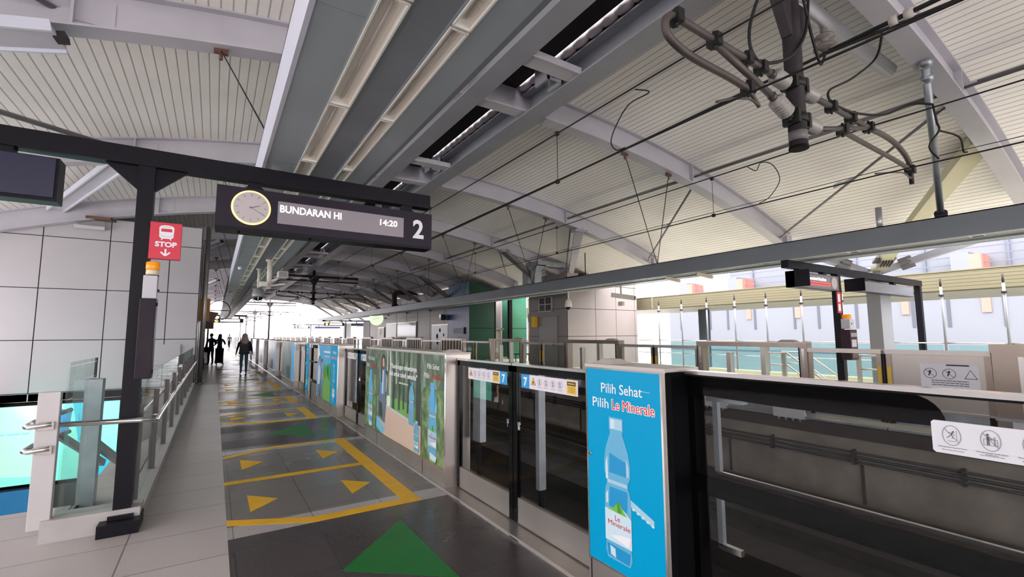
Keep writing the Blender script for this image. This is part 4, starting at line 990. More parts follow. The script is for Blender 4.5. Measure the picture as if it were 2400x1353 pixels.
# --- long cabinet with the park posters
t, _ = cabinet(4.6, 7.7, 'long steel screen cabinet with three green park posters', [(4.62, 5.235), (5.275, 7.03), (7.07, 7.66)])
def park_bottle(y0, y1, small=False):
    a = poster_art(y0, y1, .212, 1.395); w = y1-y0
    a.b.box(PF-.012, PF, y0, y1, .212, 1.395, 'art_leaf'); a.rect(0, .80, w, 1.183, 'art_forest', 1)
    slogan(a, w, 1.02, .91, .085, glow=False)
    bottle(a, w*.5, .07, w*.40, .80, 3, True, True)
    a.poly([(w*.40, .60), (w*.60, .60), (w*.58, .87), (w*.42, .87)], 'poster_sky', 7)
    a.poly([(w*.42, .03), (w*.66, .02), (w*.72, .08), (w*.4, .1)], 'bottle_edge', 7)
    return a
park_bottle(4.62, 5.235).b.obj('poster', t); park_bottle(7.07, 7.66).b.obj('poster', t)
a = poster_art(5.275, 7.03, .212, 1.395); w, h = 1.755, 1.183
a.b.box(PF-.012, PF, 5.275, 7.03, .212, 1.395, 'art_forest')
a.poly([(0, .28), (w, .28), (w, .52), (.9, .56), (0, .50)], 'art_lawn', 1)
for (u, ww, v0, m) in ((.75, .05, .4, 'art_trunk'), (.98, .035, .42, 'art_trunk'), (1.15, .03, .45, 'art_trunk'), (1.66, .09, .25, 'art_trunk'), (1.33, .05, .42, 'art_trunk'), (.60, .04, .42, 'art_pale'), (.86, .02, .75, 'art_pale'), (.47, .03, .9, 'art_pale')):
    a.poly([(u-ww, v0), (u+ww, v0), (u+ww*.6, h), (u-ww*.5, h)], m, 2)
a.poly([(0, .1), (.35, 0), (w, 0), (w, .32), (.62, .40), (.5, .42), (.1, .22)], 'art_table', 3)
a.poly([(.4, .40), (w, .30), (w, .33), (.45, .43)], 'art_pale', 4)
a.poly([(0, .06), (.28, .0), (.42, .08), (.1, .2), (0, .22)], 'art_cyan', 4)
a.rect(.48, .42, .62, .56, 'art_white', 5)
# seated woman in a blue shirt
a.poly([(.06, .22), (.40, .16), (.45, .40), (.36, .66), (.18, .66), (.05, .45)], 'art_jeans', 5)
a.poly([(.12, .24), (.3, .22), (.26, .42), (.12, .45)], 'art_trunk', 6)
a.poly([(.16, .56), (.40, .56), (.43, .80), (.37, .92), (.24, .93), (.15, .85)], 'art_shirt', 6)
a.poly([(.24, .56), (.31, .56), (.32, .92), (.26, .92)], 'art_shirt2', 7)
a.poly([(.39, .60), (.45, .60), (.50, .78), (.42, .86)], 'art_skin', 6)
a.ell(.27, 1.03, .085, .10, 'art_hair', 6); a.poly([(.19, .72), (.25, .72), (.25, 1.05), (.19, 1.05)], 'art_hair', 7); a.ell(.295, 1.0, .052, .078, 'art_skin', 7)
a.rect(.275, .9, .315, .95, 'art_skin', 7); a.line(.28, 1.015, .292, 1.015, .006, 'art_hair', 8); a.line(.308, 1.015, .32, 1.015, .006, 'art_hair', 8); a.line(.285, .965, .312, .967, .006, 'art_red', 8)
a.text('"Kandungan mineralnya', 1.12, .955, .085, 'art_white', 6, .03, 'CENTER', wid=.98)
a.text('baik untuk tubuh sehatku"', 1.10, .855, .085, 'art_white', 6, .03, 'CENTER', wid=1.06)
a.scribble(.98, .765, 1.32, .022, 'art_pale', 6)
bottle(a, 1.45, .30, .19, .52, 7, False, True); a.rect(1.405, .745, 1.495, .82, 'poster_sky', 9)
bottle(a, 1.63, .02, .17, .36, 8, True, True)
a.b.obj('poster', t)
# --- third unit: blue posters, emergency glass, blue strip
t, _ = cabinet(9.7, 11.9, 'steel screen cabinet with sky-blue couple poster beyond the second door', [(9.73, 10.32), (10.36, 11.86)])
a = poster_art(9.73, 10.32, .212, 1.395); w = .59
a.b.box(PF-.012, PF, 9.73, 10.32, .212, 1.395, 'poster_blue'); slogan(a, w, 1.02, .91, .085); bottle(a, .3, .06, .2, .76); a.b.obj('poster', t)
a = poster_art(10.36, 11.86, .212, 1.395); w = 1.5
a.b.box(PF-.012, PF, 10.36, 11.86, .212, 1.395, 'poster_sky')
a.poly([(.4, 0), (w, 0), (w, .62), (1.1, .60), (.7, .5)], 'art_lawn', 1)
for (u, v, r) in ((.9, .6, .14), (1.15, .64, .12), (1.35, .62, .16)): a.ell(u, v, r, r*1.2, 'art_green2', 2, 14)
a.poly([(0, h), (0, .8), (.3, .95), (.12, h)], 'art_white', 1)
for (u, m, hh) in ((.28, 'art_shirt2', .0), (.55, 'art_shirt', -.06)):
    a.poly([(u-.16, 0), (u+.16, 0), (u+.14, .3), (u-.14, .3)], 'art_jeans', 4); a.poly([(u-.17, .28), (u+.17, .28), (u+.16, .62+hh), (u+.06, .72+hh), (u-.06, .72+hh), (u-.16, .62+hh)], m, 5)
    a.ell(u, .83+hh, .085, .11, 'art_hair', 5); a.ell(u+.02, .80+hh, .06, .085, 'art_skin', 6); a.poly([(u+.1, .4), (u+.17, .4), (u+.2, .6), (u+.12, .62)], 'art_skin', 6)
a.scribble(.75, 1.02, 1.4, .04, 'art_white', 3); a.scribble(.8, .93, 1.35, .03, 'art_pale', 3)
a.b.obj('poster', t)
t = thing('emergency_door', 'black framed glass emergency door between two blue posters', 'emergency door', (PF+.1, 12.45, .02))
bb = B(); bb.box(PF+.02, PF+.08, 11.92, 11.98, .02, 1.38, 'black_gloss'); bb.box(PF+.02, PF+.08, 12.9, 12.98, .02, 1.38, 'black_gloss'); bb.box(PF+.02, PF+.08, 11.98, 12.9, 1.3, 1.38, 'black_gloss'); bb.box(PF+.02, PF+.08, 11.98, 12.9, .45, .52, 'black_gloss'); bb.obj('frame', t)
bb = B(); bb.box(PF+.045, PF+.055, 11.98, 12.9, .52, 1.3, 'glass_psd'); bb.obj('glass', t)
bb = B(); bb.box(PF+.04, PF+.06, 11.98, 12.9, .02, .45, 'steel'); bb.obj('kick_plate', t)
bb = B(); bb.box(PF-.02, PF+.02, 12.1, 12.8, .95, .98, 'steel_bright'); bb.box(PF-.02, PF+.03, 12.1, 12.13, .95, .98, 'steel_bright'); bb.box(PF-.02, PF+.03, 12.77, 12.8, .95, .98, 'steel_bright'); bb.obj('push_bar', t)
t, _ = cabinet(12.98, 13.5, 'slim steel screen cabinet with a blue strip poster by the third door', [(13.0, 13.47)])
a = poster_art(13.0, 13.47, .15, 1.395); a.b.box(PF-.012, PF, 13.0, 13.47, .15, 1.395, 'poster_blue'); slogan(a, .47, 1.08, .98, .07); bottle(a, .235, .1, .15, .7); a.b.obj('poster', t)
# --- repeated units further on: hazy green sheets
t, ch = cabinet(15.6, 18.7, 'steel screen cabinet with dull grey-green posters past the third door', [(15.64, 16.2), (16.24, 18.66)])
bb = B(); bb.box(PF-.012, PF, 16.24, 18.66, .212, 1.395, 'art_haze'); bb.box(PF-.013, PF-.012, 16.5, 17.3, .212, .62, 'art_forest'); ch.append(bb.obj('poster', t))
bb = B(); bb.box(PF-.012, PF, 15.64, 16.2, .212, 1.395, 'ad_blue'); ch.append(bb.obj('poster', t))
for k in range(17):
    dup2(t, ch, (0, 5.2*(k+1), 0), 'grey-green poster cabinet far down the near screen line', 'poster cabinets far down the near screen line')
# --- sliding door leaves
def sticker(y0, y1, z0, z1, x, flip):
    a = Art((x, y1, z0), (0, -1, 0), (0, 0, 1), (-1, 0, 0)); w, h = y1-y0, z1-z0
    a.b.box(x, x+.002, y0, y1, z0, z1, 'sticker_white')
    bw = w*.165
    if flip:                     # number at the end nearest the viewer
        a.rect(w-bw, 0, w, h, 'sticker_blue', 1); a.text('7', w-bw*.5, h*.18, h*.86, 'art_white', 2, .04, 'CENTER'); o = w*.02
    else:
        a.rect(0, 0, bw, h, 'sticker_blue', 1); a.text('7', bw*.5, h*.18, h*.86, 'art_white', 2, .04, 'CENTER'); o = bw+w*.02
    aw = w-bw-w*.03
    a.poly([(o+aw*.01, h*.3), (o+aw*.13, h*.3), (o+aw*.07, h*.86)], 'sticker_ink', 1); a.poly([(o+aw*.022, h*.335), (o+aw*.118, h*.335), (o+aw*.07, h*.79)], 'warn_yellow', 2); a.rect(o+aw*.055, h*.4, o+aw*.085, h*.56, 'sticker_ink', 3)
    for k in range(4):
        u = o+aw*(.215+.15*k); a.ring(u, h*.56, aw*.05, h*.23, .003, 'sticker_grey', 1); a.line(u-aw*.03, h*.7, u+aw*.03, h*.42, .002, 'sticker_grey', 2)
        a.ell(u, h*.66, h*.04, h*.05, 'sticker_ink', 2, 10); a.pline([(u, h*.62), (u, h*.5), (u-h*.06, h*.4)], .004, 'sticker_ink', 2); a.pline([(u, h*.5), (u+h*.06, h*.4)], .004, 'sticker_ink', 2); a.scribble(u-aw*.05, h*.2, u+aw*.05, h*.035, 'sticker_grey', 1)
    a.rect(o+aw*.80, h*.08, o+aw*.985, h*.92, 'sticker_yellow', 1); a.rect(o+aw*.81, h*.62, o+aw*.975, h*.88, 'sticker_ink', 2); a.scribble(o+aw*.83, h*.72, o+aw*.96, h*.06, 'sticker_yellow', 3)
    for q in range(4): a.scribble(o+aw*.83, h*(.2+.1*q), o+aw*.96, h*.03, 'sticker_ink', 2)
    return a.b
def leaf(y0, y1, meet_low, label, group=None, stick=True):
    """sliding leaf; meet_low: the meeting edge is at y0"""
    X0, X1 = PF+.13, PF+.17
    t = thing('sliding_screen_door', label, 'platform screen door', (PF+.15, (y0+y1)/2, .03), group); ch = []
    m0, m1 = (y0, y0+.06) if meet_low else (y1-.06, y1); e0, e1 = (y1-.05, y1) if meet_low else (y0, y0+.05)
    bb = B(); bb.box(X0, X1, m0, m1, .03, 1.35, 'black_gloss'); bb.box(X0, X1, e0, e1, .03, 1.35, 'black_gloss'); bb.box(X0, X1, y0, y1, 1.29, 1.345, 'black_gloss'); ch.append(bb.obj('frame', t))
    bb = B(); bb.box(X0-.012, X1+.012, y0, y1, 1.345, 1.365, 'steel_bright'); ch.append(bb.obj('top_rail', t))
    bb = B(); bb.box(X0+.012, X0+.022, min(m1, e1), max(m0, e0), .235, 1.29, 'glass_psd'); ch.append(bb.obj('glass', t))
    bb = B(); bb.box(X0+.004, X1, min(m1, e1), max(m0, e0), .03, .235, 'steel'); ch.append(bb.obj('kick_plate', t))
    bb = B(); yk = m0-.02 if not meet_low else m1+.02; bb.lathe((X0+.012, yk, .85), (-1, 0, 0), [(0, .022), (.01, .02)], 'steel_bright', 14); bb.box(X0-.002, X0+.012, yk-.006, yk+.006, .8, .84, 'steel_bright'); ch.append(bb.obj('lock', ch[0]))
    if stick:
        s0, s1 = (y0+.10, y0+.86) if meet_low else (y1-.86, y1-.12)
        ch.append(sticker(s0, s1, 1.165, 1.28, X0+.008, meet_low).obj('sticker', t))
    return t, ch
ym = 3.49
leaf(ym+.006, 4.59, True, 'left leaf of door 7, beside the park posters')
leaf(2.39, ym-.006, False, 'right leaf of door 7, next to the blue bottle cabinet')
ym = 8.7
leaf(ym+.006, 9.69, True, 'leaf of the second door touching the sky-blue couple poster cabinet')
leaf(7.71, ym-.006, False, 'leaf of the second door touching the park poster cabinet')
LF, RF = [], []
lt, lch = leaf(14.556, 15.59, True, 'farther leaf of the third door beside the grey-green cabinet')
rt, rch = leaf(13.51, 14.544, False, 'nearer leaf of the third door beside the slim blue strip cabinet')
for (y0, y1) in DOORS[3:]:
    dup2(lt, lch, (0, y0-13.5, 0), 'farther leaf of a glass door pair far down the near screen line', 'farther door leaves down the near screen line')
    dup2(rt, rch, (0, y0-13.5, 0), 'nearer leaf of a glass door pair far down the near screen line', 'nearer door leaves down the near screen line')
# posts seen through the glass on the track side of the first doors
for k, (y, lab) in enumerate(((4.42, 'grey inner post behind the glass of the left door 7 leaf'), (3.32, 'thin grey inner post behind the right door 7 leaf'), (9.5, 'grey inner post behind the glass of the second door'))):
    b = B(); w = .16 if k != 1 else .05; b.box(PB-.02, PB+.05, y-w/2, y+w/2, .5 if k == 0 else .3, 1.3, 'galv'); b.box(PB-.02, PB+.05, y-w/2, y+w/2, .02, .06, 'galv'); b.box(PB+.0, PB+.03, y-.02, y+.02, .02, .6, 'black_mat')
    tag(b.obj('inner_post'), lab, 'post')
# --- fixed glass panel closest to the viewer
t = thing('fixed_glass_screen', 'large black-bordered fixed glass screen next to the blue bottle cabinet', 'glass screen', (PF+.15, .4, .02))
X0, X1 = PF+.13, PF+.17
bb = B(); bb.box(X0-.01, X1+.02, -2.0, 1.72, 1.395, 1.415, 'steel_bright'); bb.box(X0, X1, -2.0, 1.72, 1.385, 1.395, 'black_mat'); bb.obj('top_rail', t)
bb = B(); bb.box(PF+.004, PB, 1.69, 1.73, .02, 1.405, 'frit_black'); bb.obj('side_frame', t)
bb = B(); bb.box(X0+.012, X0+.022, -2.0, 1.69, .06, 1.385, 'glass_psd'); bb.obj('glass', t)
fx0, fx1 = X0+.0225, X0+.0245      # printed black border on the back of the glass
bb = B(); bb.box(fx0, fx1, 1.66, 1.69, .06, 1.385, 'frit_black')
arc = [(.70+.0, 1.385)]+[(.70-.10*math.sin(q*PI/12), 1.285+.10*math.cos(q*PI/12)) for q in range(1, 7)]+[(.62, 1.275), (.75, 1.272), (1.2, 1.272), (1.66, 1.285), (1.66, 1.385)]
bb.prism(arc, 'x', fx0, fx1, 'frit_black')
bb.box(fx0, fx1, -2.0, 1.66, .76, .865, 'frit_black'); bb.obj('printed_border', t)
bb = B(); bb.box(PB-.02, PB+.0, -2.0, 1.62, .845, .862, 'steel_bright'); bb.box(PB-.02, PB+.01, 1.60, 1.63, .86, 1.33, 'galv'); bb.box(PB-.02, PB+.01, 1.60, 1.63, .47, .76, 'galv'); bb.box(PB-.02, PB+.01, 1.5, 1.63, .45, .48, 'steel_bright'); bb.obj('inner_frame', t)
bb = B(); bb.box(X0+.004, X1, -2.0, 1.69, .02, .06, 'steel'); bb.obj('bottom_rail', t)
bb = B(); bb.box(PB-.03, PB+.03, 1.45, 1.66, 1.24, 1.33, 'galv'); bb.obj('door_gear', t)
z0, z1, ya, yb = 1.185, 1.30, -.9, .64
a = Art((X0+.008, yb, z0), (0, -1, 0), (0, 0, 1), (-1, 0, 0)); w, h = yb-ya, z1-z0
a.b.prism([(yb-.008, z0), (yb, z0+.008), (yb, z1-.008), (yb-.008, z1), (ya, z1), (ya, z0)], 'x', X0+.008, X0+.0118, 'notice_white')
def runner(u, v, s):
    a.ell(u+.25*s, v+.62*s, .13*s, .13*s, 'sticker_ink', 2, 12); a.pline([(u+.15*s, v+.5*s), (u-.05*s, v+.05*s)], .16*s, 'sticker_ink', 2)
    a.pline([(u+.1*s, v+.42*s), (u-.25*s, v+.5*s), (u-.4*s, v+.32*s)], .06*s, 'sticker_ink', 2.2); a.pline([(u+.1*s, v+.35*s), (u+.3*s, v+.12*s), (u+.48*s, v+.2*s)], .06*s, 'sticker_ink', 2.4)
    a.pline([(u-.05*s, v+.05*s), (u-.35*s, v-.2*s), (u-.6*s, v-.45*s)], .09*s, 'sticker_ink', 2.6); a.pline([(u-.0*s, v+.05*s), (u+.22*s, v-.15*s), (u+.05*s, v-.45*s)], .09*s, 'sticker_ink', 2.8)
for k, u in enumerate((.055, .155, .255, .355)):
    a.ring(u, .066, .026, .036, .0028, 'sticker_grey', 2); a.line(u-.019, .09, u+.019, .042, .0024, 'sticker_grey', 3)
    if k in (0, 2): runner(u, .066, .022); a.line(u+.014, .05, u+.014, .086, .001, 'sticker_ink', 2); a.line(u-.012, .046, u+.01, .046, .0012, 'sticker_ink', 2)
    else:
        a.ell(u-.006, .085, .0035, .004, 'sticker_ink', 4, 10); a.pline([(u-.006, .08), (u-.006, .066)], .006, 'sticker_ink', 4); a.pline([(u-.008, .066), (u-.008, .05)], .0025, 'sticker_ink', 4); a.pline([(u-.004, .066), (u-.004, .05)], .0025, 'sticker_ink', 4); a.pline([(u-.004, .078), (u+.006, .07)], .002, 'sticker_ink', 4)
        for q in ((-.017, .05, .017, .05), (-.017, .07, .017, .07), (-.017, .05, -.017, .07), (.017, .05, .017, .07)): a.line(u+q[0], q[1], u+q[2], q[3], .0012, 'sticker_ink', 3)
        a.rect(u+.008, .052, u+.012, .08, 'sticker_grey', 3)
for k, (u, s) in enumerate(((.055, 'Dilarang berlari masuk ke kereta'), (.155, 'Dilarang melempar benda apapun'), (.255, 'Dilarang berlari masuk ke kereta'), (.355, 'Dilarang melempar benda apapun'))):
    a.text(s, u, .0225, .0058, 'sticker_ink', 3, .01, 'CENTER'); a.scribble(u-.03, .0125, u+.03, .0028, 'sticker_grey', 2)
    if k % 2: a.text('ke dalam jalur', u, .0165, .0058, 'sticker_ink', 3, .01, 'CENTER')
a.b.obj('notice', t)
# ================================================================== SCREEN DOORS, FAR SIDE (seen from the tracks)
XA, XB = OF, OF+.22
def far_unit(y0, y1, label, group=None, mids=(.36, .68), mw=.05, mm='steel'):
    t = thing('far_screen_section', label, 'platform screen frame', (OF+.12, (y0+y1)/2, 0), group); ch = []
    bb = B(); bb.box(XA-.02, XB, y0, y1, 1.32, 1.42, 'steel_warm'); bb.box(XA-.03, XB, y0, y1, 1.415, 1.43, 'steel'); 
    bb.hexa([(XA, y0+.2, 1.43), (XB, y0+.2, 1.43), (XB, y0+.6, 1.43), (XA, y0+.6, 1.43), (XA+.05, y0+.28, 1.48), (XB-.05, y0+.28, 1.48), (XB-.05, y0+.52, 1.48), (XA+.05, y0+.52, 1.48)], 'steel_light'); ch.append(bb.obj('top_rail', t))
    for (a0, a1) in ((y0, y0+.16), (y1-.16, y1)):
        bb = B(); bb.box(XA, XB, a0, a1, 0, 1.32, 'steel_warm'); bb.box(XA-.005, XA, a0+.05, a0+.1, .3, 1.3, 'steel_bright'); bb.box(XA-.006, XA, a1-.02, a1, .0, 1.32, 'black_mat'); ch.append(bb.obj('end_post', t))
    for f in mids:
        ym = y0+(y1-y0)*f; bb = B(); bb.box(XA+.02, XB-.04, ym-mw, ym+mw, .3, 1.32 if f < .5 or mw > .06 else 1.18, mm); ch.append(bb.obj('mullion', t))
    bb = B(); bb.box(XA+.09, XA+.10, y0+.16, y1-.16, .33, 1.32, 'glass_clear'); ch.append(bb.obj('glass', t))
    bb = B(); bb.box(XA+.04, XB, y0, y1, -.1, .33, 'galv'); bb.box(XA-.05, XB, y0, y1, .28, .33, 'galv'); bb.box(XA-.05, XB, y0, y1, -.1, -.06, 'galv'); ch.append(bb.obj('base_channel', t))
    for yy in (y0+.1, y1-.75):
        bb = B(); bb.box(XA-.06, XA+.04, yy, yy+.62, -.12, .30, 'grey_box')
        for q in range(4): bb.prism([(yy+.06+.14*q, -.12), (yy+.12+.14*q, -.12), (yy+.09+.14*q, -.19)], 'x', XA-.05, XA-.03, 'galv')
        ch.append(bb.obj('gear_box', t))
    return t, ch
def far_leaf(y0, y1, low, label, group=None):
    t = thing('far_sliding_door', label, 'platform screen door', (OF+.12, (y0+y1)/2, .02), group); ch = []
    x0, x1 = XA+.03, XA+.08
    m0, m1 = (y0+.02, y0+.10) if low else (y1-.10, y1-.02); e0, e1 = (y1-.08, y1) if low else (y0, y0+.08)
    bb = B(); bb.box(x0, x1, m0, m1, .02, 1.3, 'steel_warm'); bb.box(x0, x1, e0, e1, .02, 1.3, 'steel_warm'); bb.box(x0-.02, x1, y0, y1, 1.24, 1.32, 'steel'); bb.box(x0+.0, x1, y0, y1, .02, .30, 'galv'); bb.box(x0-.07, x1, y0, y1, -.1, -.06, 'galv')
    bb.box(x0-.03, x0, y0, y1, .30, .33, 'steel'); ch.append(bb.obj('frame', t))
    bb = B(); bb.box(x0+.02, x0+.03, min(m1, e1), max(m0, e0), .33, 1.24, 'glass_clear'); ch.append(bb.obj('glass', t))
    bb = B(); q0, q1 = (m0-.02, m0) if low else (m1, m1+.02); bb.box(x0-.02, x1, q0, q1, .02, 1.3, 'rubber'); ch.append(bb.obj('edge_seal', t))
    bb = B(); bb.box(x0-.006, x0, m0+.01, m1-.01, .62, 1.02, 'safety_yellow'); ch.append(bb.obj('yellow_strip', t))
    return t, ch
labs = ['glass screen section of the far platform behind the near fixed glass', 'glass screen section of the far platform beside the far gantry post', 'glass screen section of the far platform before the grey door block', 'glass screen section of the far platform before the lift tower']
p, ch = far_unit(4.75, 7.3, labs[1])
for k in (1, 2): dup2(p, ch, (0, 5.2*k, 0), labs[k+1])
p, ch = far_unit(20.35, 22.9, 'glass screen section of the far platform with close set posts before the pale block', None, (.15, .29, .43, .57, .71, .85), .085, 'steel_brown')
for k in range(1, 17): dup2(p, ch, (0, 5.2*k, 0), 'glass screen section far down the far platform edge', 'screen sections far down the far platform edge')
la, lca = far_leaf(3.49, 4.75, True, 'far door leaf left of the yellow edged gap nearest the viewer')
lb, lcb = far_leaf(2.1, 3.47, False, 'far door leaf with the white notice right of the yellow edged gap')
for k in range(1, 20):
    near = k < 3
    dup2(la, lca, (0, 5.2*k, 0), ['', 'far door leaf left of the yellow gap below the tiled block', 'far door leaf left of the yellow gap below the lift tower'][k] if near else 'left leaf of a far door pair deep down the far platform edge', None if near else 'left leaves deep down the far platform edge')
    dup2(lb, lcb, (0, 5.2*k, 0), ['', 'far door leaf right of the yellow gap below the tiled block', 'far door leaf right of the yellow gap below the lift tower'][k] if near else 'right leaf of a far door pair deep down the far platform edge', None if near else 'right leaves deep down the far platform edge')
# notice on the leaf nearest the viewer
a = Art((XA+.045, 2.98, .62), (0, -1, 0), (0, 0, 1), (-1, 0, 0)); a.b.box(XA+.0455, XA+.0475, 2.25, 2.98, .62, 1.1, 'notice_white')
for u in (.13, .37): a.ring(u, .32, .085, .085, .008, 'sticker_ink', 2); a.line(u-.06, .38, u+.06, .26, .007, 'sticker_ink', 3); a.ell(u, .35, .018, .02, 'sticker_ink', 2); a.line(u, .34, u-.02, .28, .02, 'sticker_ink', 2)
a.poly([(.55, .25), (.71, .25), (.63, .40)], 'sticker_ink', 2); a.poly([(.565, .26), (.695, .26), (.63, .385)], 'notice_white', 3)
for v in (.2, .165, .13): a.scribble(.14, v, .6, .012, 'sticker_ink', 2)
a.rect(.34, .45, .62, .475, 'screen_navy', 2)
n = a.b.obj('notice', lb)
lcb[1].data = lcb[1].data.copy(); lcb[1].data.materials[0] = MATS['steel']; lcb[1].name = 'glass_sheen_panel'  # glass pane given a steel surface to imitate its reflections
# metal back panel of the near end of the far line
t = thing('far_screen_cabinet', 'brushed steel cabinet on the far platform edge at the right side', 'platform screen cabinet', (OF+.12, .3, 0))
bb = B(); bb.box(XA, XB, -3, 1.72, 0, 1.3, 'steel'); bb.obj('body', t)
bb = B(); bb.box(XA+.04, XB, -3, 2.1, -.1, .0, 'galv'); bb.box(XA-.05, XA+.04, -3, 2.1, .28, .33, 'galv'); bb.box(XA-.05, XA+.04, -3, 2.1, -.1, -.06, 'galv'); bb.obj('base_channel', t)
for yy in (1.3, -.6): bb = B(); bb.box(XA-.06, XA, yy, yy+.62, -.06, .28, 'grey_box'); bb.obj('gear_box', t)
bb = B(); bb.box(XA-.03, XB, -3, 2.1, 1.3, 1.43, 'steel_warm'); bb.hexa([(XA, 1.2, 1.43), (XB, 1.2, 1.43), (XB, 1.7, 1.43), (XA, 1.7, 1.43), (XA+.05, 1.3, 1.48), (XB-.05, 1.3, 1.48), (XB-.05, 1.6, 1.48), (XA+.05, 1.6, 1.48)], 'steel_light'); bb.obj('lid', t)
bb = B(); bb.box(XA-.02, XB, 1.72, 2.08, 0, 1.3, 'steel_warm'); bb.box(XA-.03, XA, 1.74, 1.80, .2, 1.25, 'steel_light'); bb.obj('corner_post', t)
bb = B(); bb.box(XA-.02, XA, 1.05, 1.3, .35, .72, 'black_mat'); bb.box(XA-.03, XA-.02, 1.08, 1.2, .4, .66, 'art_skin'); bb.obj('plate', t)

# ================================================================== NEAR GANTRY AND ITS SIGNS
Y0 = 5.25
t = thing('sign_gantry', 'black steel gantry post and beam carrying the departure board', 'gantry', (-.58, Y0, 0))
bb = B(); bb.box(-3.2, 2.14, Y0-.07, Y0+.07, 3.15, 3.31, 'black_paint'); bb.obj('beam', t)
bb = B(); bb.box(-.645, -.525, Y0-.06, Y0+.06, .1, 3.15, 'black_paint'); bb.obj('post', t)
bb = B(); bb.box(-.72, -.45, Y0-.2, Y0+.12, 0, .10, 'black_paint'); bb.box(-.67, -.5, Y0-.1, Y0+.1, .1, .13, 'black_paint'); bb.obj('base', t)
for sg in (-1, 1):
    bb = B(); x = -.585+.06*sg; bb.prism([(x, 3.15), (x+.24*sg, 3.15), (x, 2.93)], 'y', Y0-.015, Y0+.015, 'black_paint'); bb.obj('gusset', t)
for x in (.27, 1.86, -1.5):
    bb = B(); bb.box(x-.06, x+.06, Y0-.05, Y0+.05, 3.07, 3.15, 'black_paint'); bb.prism([(x-.1, 3.075), (x+.1, 3.075), (x+.06, 3.11), (x-.06, 3.11)], 'y', Y0-.04, Y0+.04, 'black_paint'); bb.obj('hanger', t)
def board_face(a, face, k=1):
    pass
t = thing('departure_board', 'dark departure board reading BUNDARAN HI with a clock and the number 2', 'departure board', (1.05, Y0, 2.65))
xl, xr, zb, zt = -.05, 2.15, 2.665, 3.07
bb = B(); bb.box(xl, xr, Y0-.10, Y0+.10, zb, zt, 'sign_dark'); bb.box(xl+.005, xr-.01, Y0-.12, Y0+.1, zb-.03, zb, 'black_paint')
for x in (.15, .8, 1.5): bb.cyl((x, Y0-.05, zb-.045), (x, Y0-.05, zb-.03), .012, 'black_mat', 8)
bb.obj('housing', t)
F = lambda: Art((xl, Y0-.1005, zb), (1, 0, 0), (0, 0, 1), (0, -1, 0))
a = F(); a.rect(.53, .085, 1.85, .315, 'sign_screen', 1); dsp = a.b.obj('display', t)
a = F(); a.text('BUNDARAN HI', .545, .205, .105, 'led_white', 3, .015, wid=.60); a.b.obj('destination_text', dsp)
a = F(); a.text('14:20', 1.555, .20, .095, 'led_white', 3, .015, wid=.20); a.b.obj('time_text', dsp)
a = F(); a.text('2', 2.03, .10, .30, 'sign_white', 3, .03, 'CENTER', wid=.135); a.b.obj('platform_number', t)
ck = B(); ck.lathe((xl+.295, Y0-.1, zb+.21), (0, -1, 0), [(0, .172), (.012, .172), (.014, .155)], 'clock_glow', 40)
clk = ck.obj('clock_rim', t)
a = F(); a.ell(.295, .21, .155, .155, 'clock_face', 19, 40)
for k in range(12): q = PI*k/6; a.line(.295+.112*math.sin(q), .21+.112*math.cos(q), .295+.14*math.sin(q), .21+.14*math.cos(q), .006, 'hand_grey', 21)
fc = a.b.obj('clock_face', t)
a = F()
for (ang, ln, w) in ((70, .075, .009), (121, .125, .005)): q = math.radians(ang); a.line(.295-.02*math.sin(q), .21-.02*math.cos(q), .295+ln*math.sin(q), .21+ln*math.cos(q), w, 'hand_grey', 23)
a.b.obj('clock_hands', fc)
t = thing('information_screen', 'switched-off navy information screen hanging on the gantry over the stairs', 'screen', (-2, Y0, 2.72))
bb = B(); bb.box(-2.9, -1.16, Y0-.06, Y0+.12, 2.73, 3.10, 'black_paint'); bb.obj('housing', t)
bb = B(); bb.box(-2.88, -1.18, Y0-.075, Y0-.06, 2.76, 3.09, 'screen_navy'); bb.obj('display', t)
# stop sign, flashing beacon and boxes on the post
t = thing('stop_sign', 'red square STOP sign with a train symbol on the gantry post', 'sign', (-.41, Y0-.08, 2.31))
bb = B(); bb.box(-.53, -.30, Y0-.09, Y0-.07, 2.31, 2.64, 'stop_red'); bb.box(-.532, -.298, Y0-.085, Y0-.065, 2.304, 2.646, 'stop_dark'); bb.obj('plate', t)
a = Art((-.53, Y0-.0905, 2.31), (1, 0, 0), (0, 0, 1), (0, -1, 0)); u = .12
a.poly([(u-.052, .20), (u-.035, .185), (u+.035, .185), (u+.052, .20), (u+.055, .285), (u+.046, .30), (u+.02, .308), (u-.02, .308), (u-.046, .30), (u-.055, .285)], 'sign_white', 1)
a.rect(u-.04, .248, u+.04, .277, 'stop_red', 2); a.line(u-.03, .292, u+.03, .292, .004, 'sticker_grey', 2); a.pline([(u-.045, .222), (u-.03, .205), (u+.03, .205), (u+.045, .222)], .003, 'sticker_grey', 2)
a.line(u-.028, .186, u-.036, .172, .008, 'sign_white', 1); a.line(u+.028, .186, u+.036, .172, .008, 'sign_white', 1)
a.text('STOP', u, .112, .062, 'sign_white', 2, .045, 'CENTER', wid=.16)
a.line(u, .092, u, .035, .014, 'sign_white', 2); a.line(u-.034, .062, u, .03, .014, 'sign_white', 3); a.line(u+.034, .062, u, .03, .014, 'sign_white', 4)
a.b.obj('print', t)
t = thing('warning_beacon', 'amber beacon lamp on a pale grey box fixed to the gantry post', 'beacon', (-.49, Y0-.09, 1.94))
bb = B(); bb.lathe((-.49, Y0-.11, 2.20), (0, 0, 1), [(0, .045), (.01, .05), (.065, .05), (.072, .044)], 'amber', 20); bb.obj('lens', t)
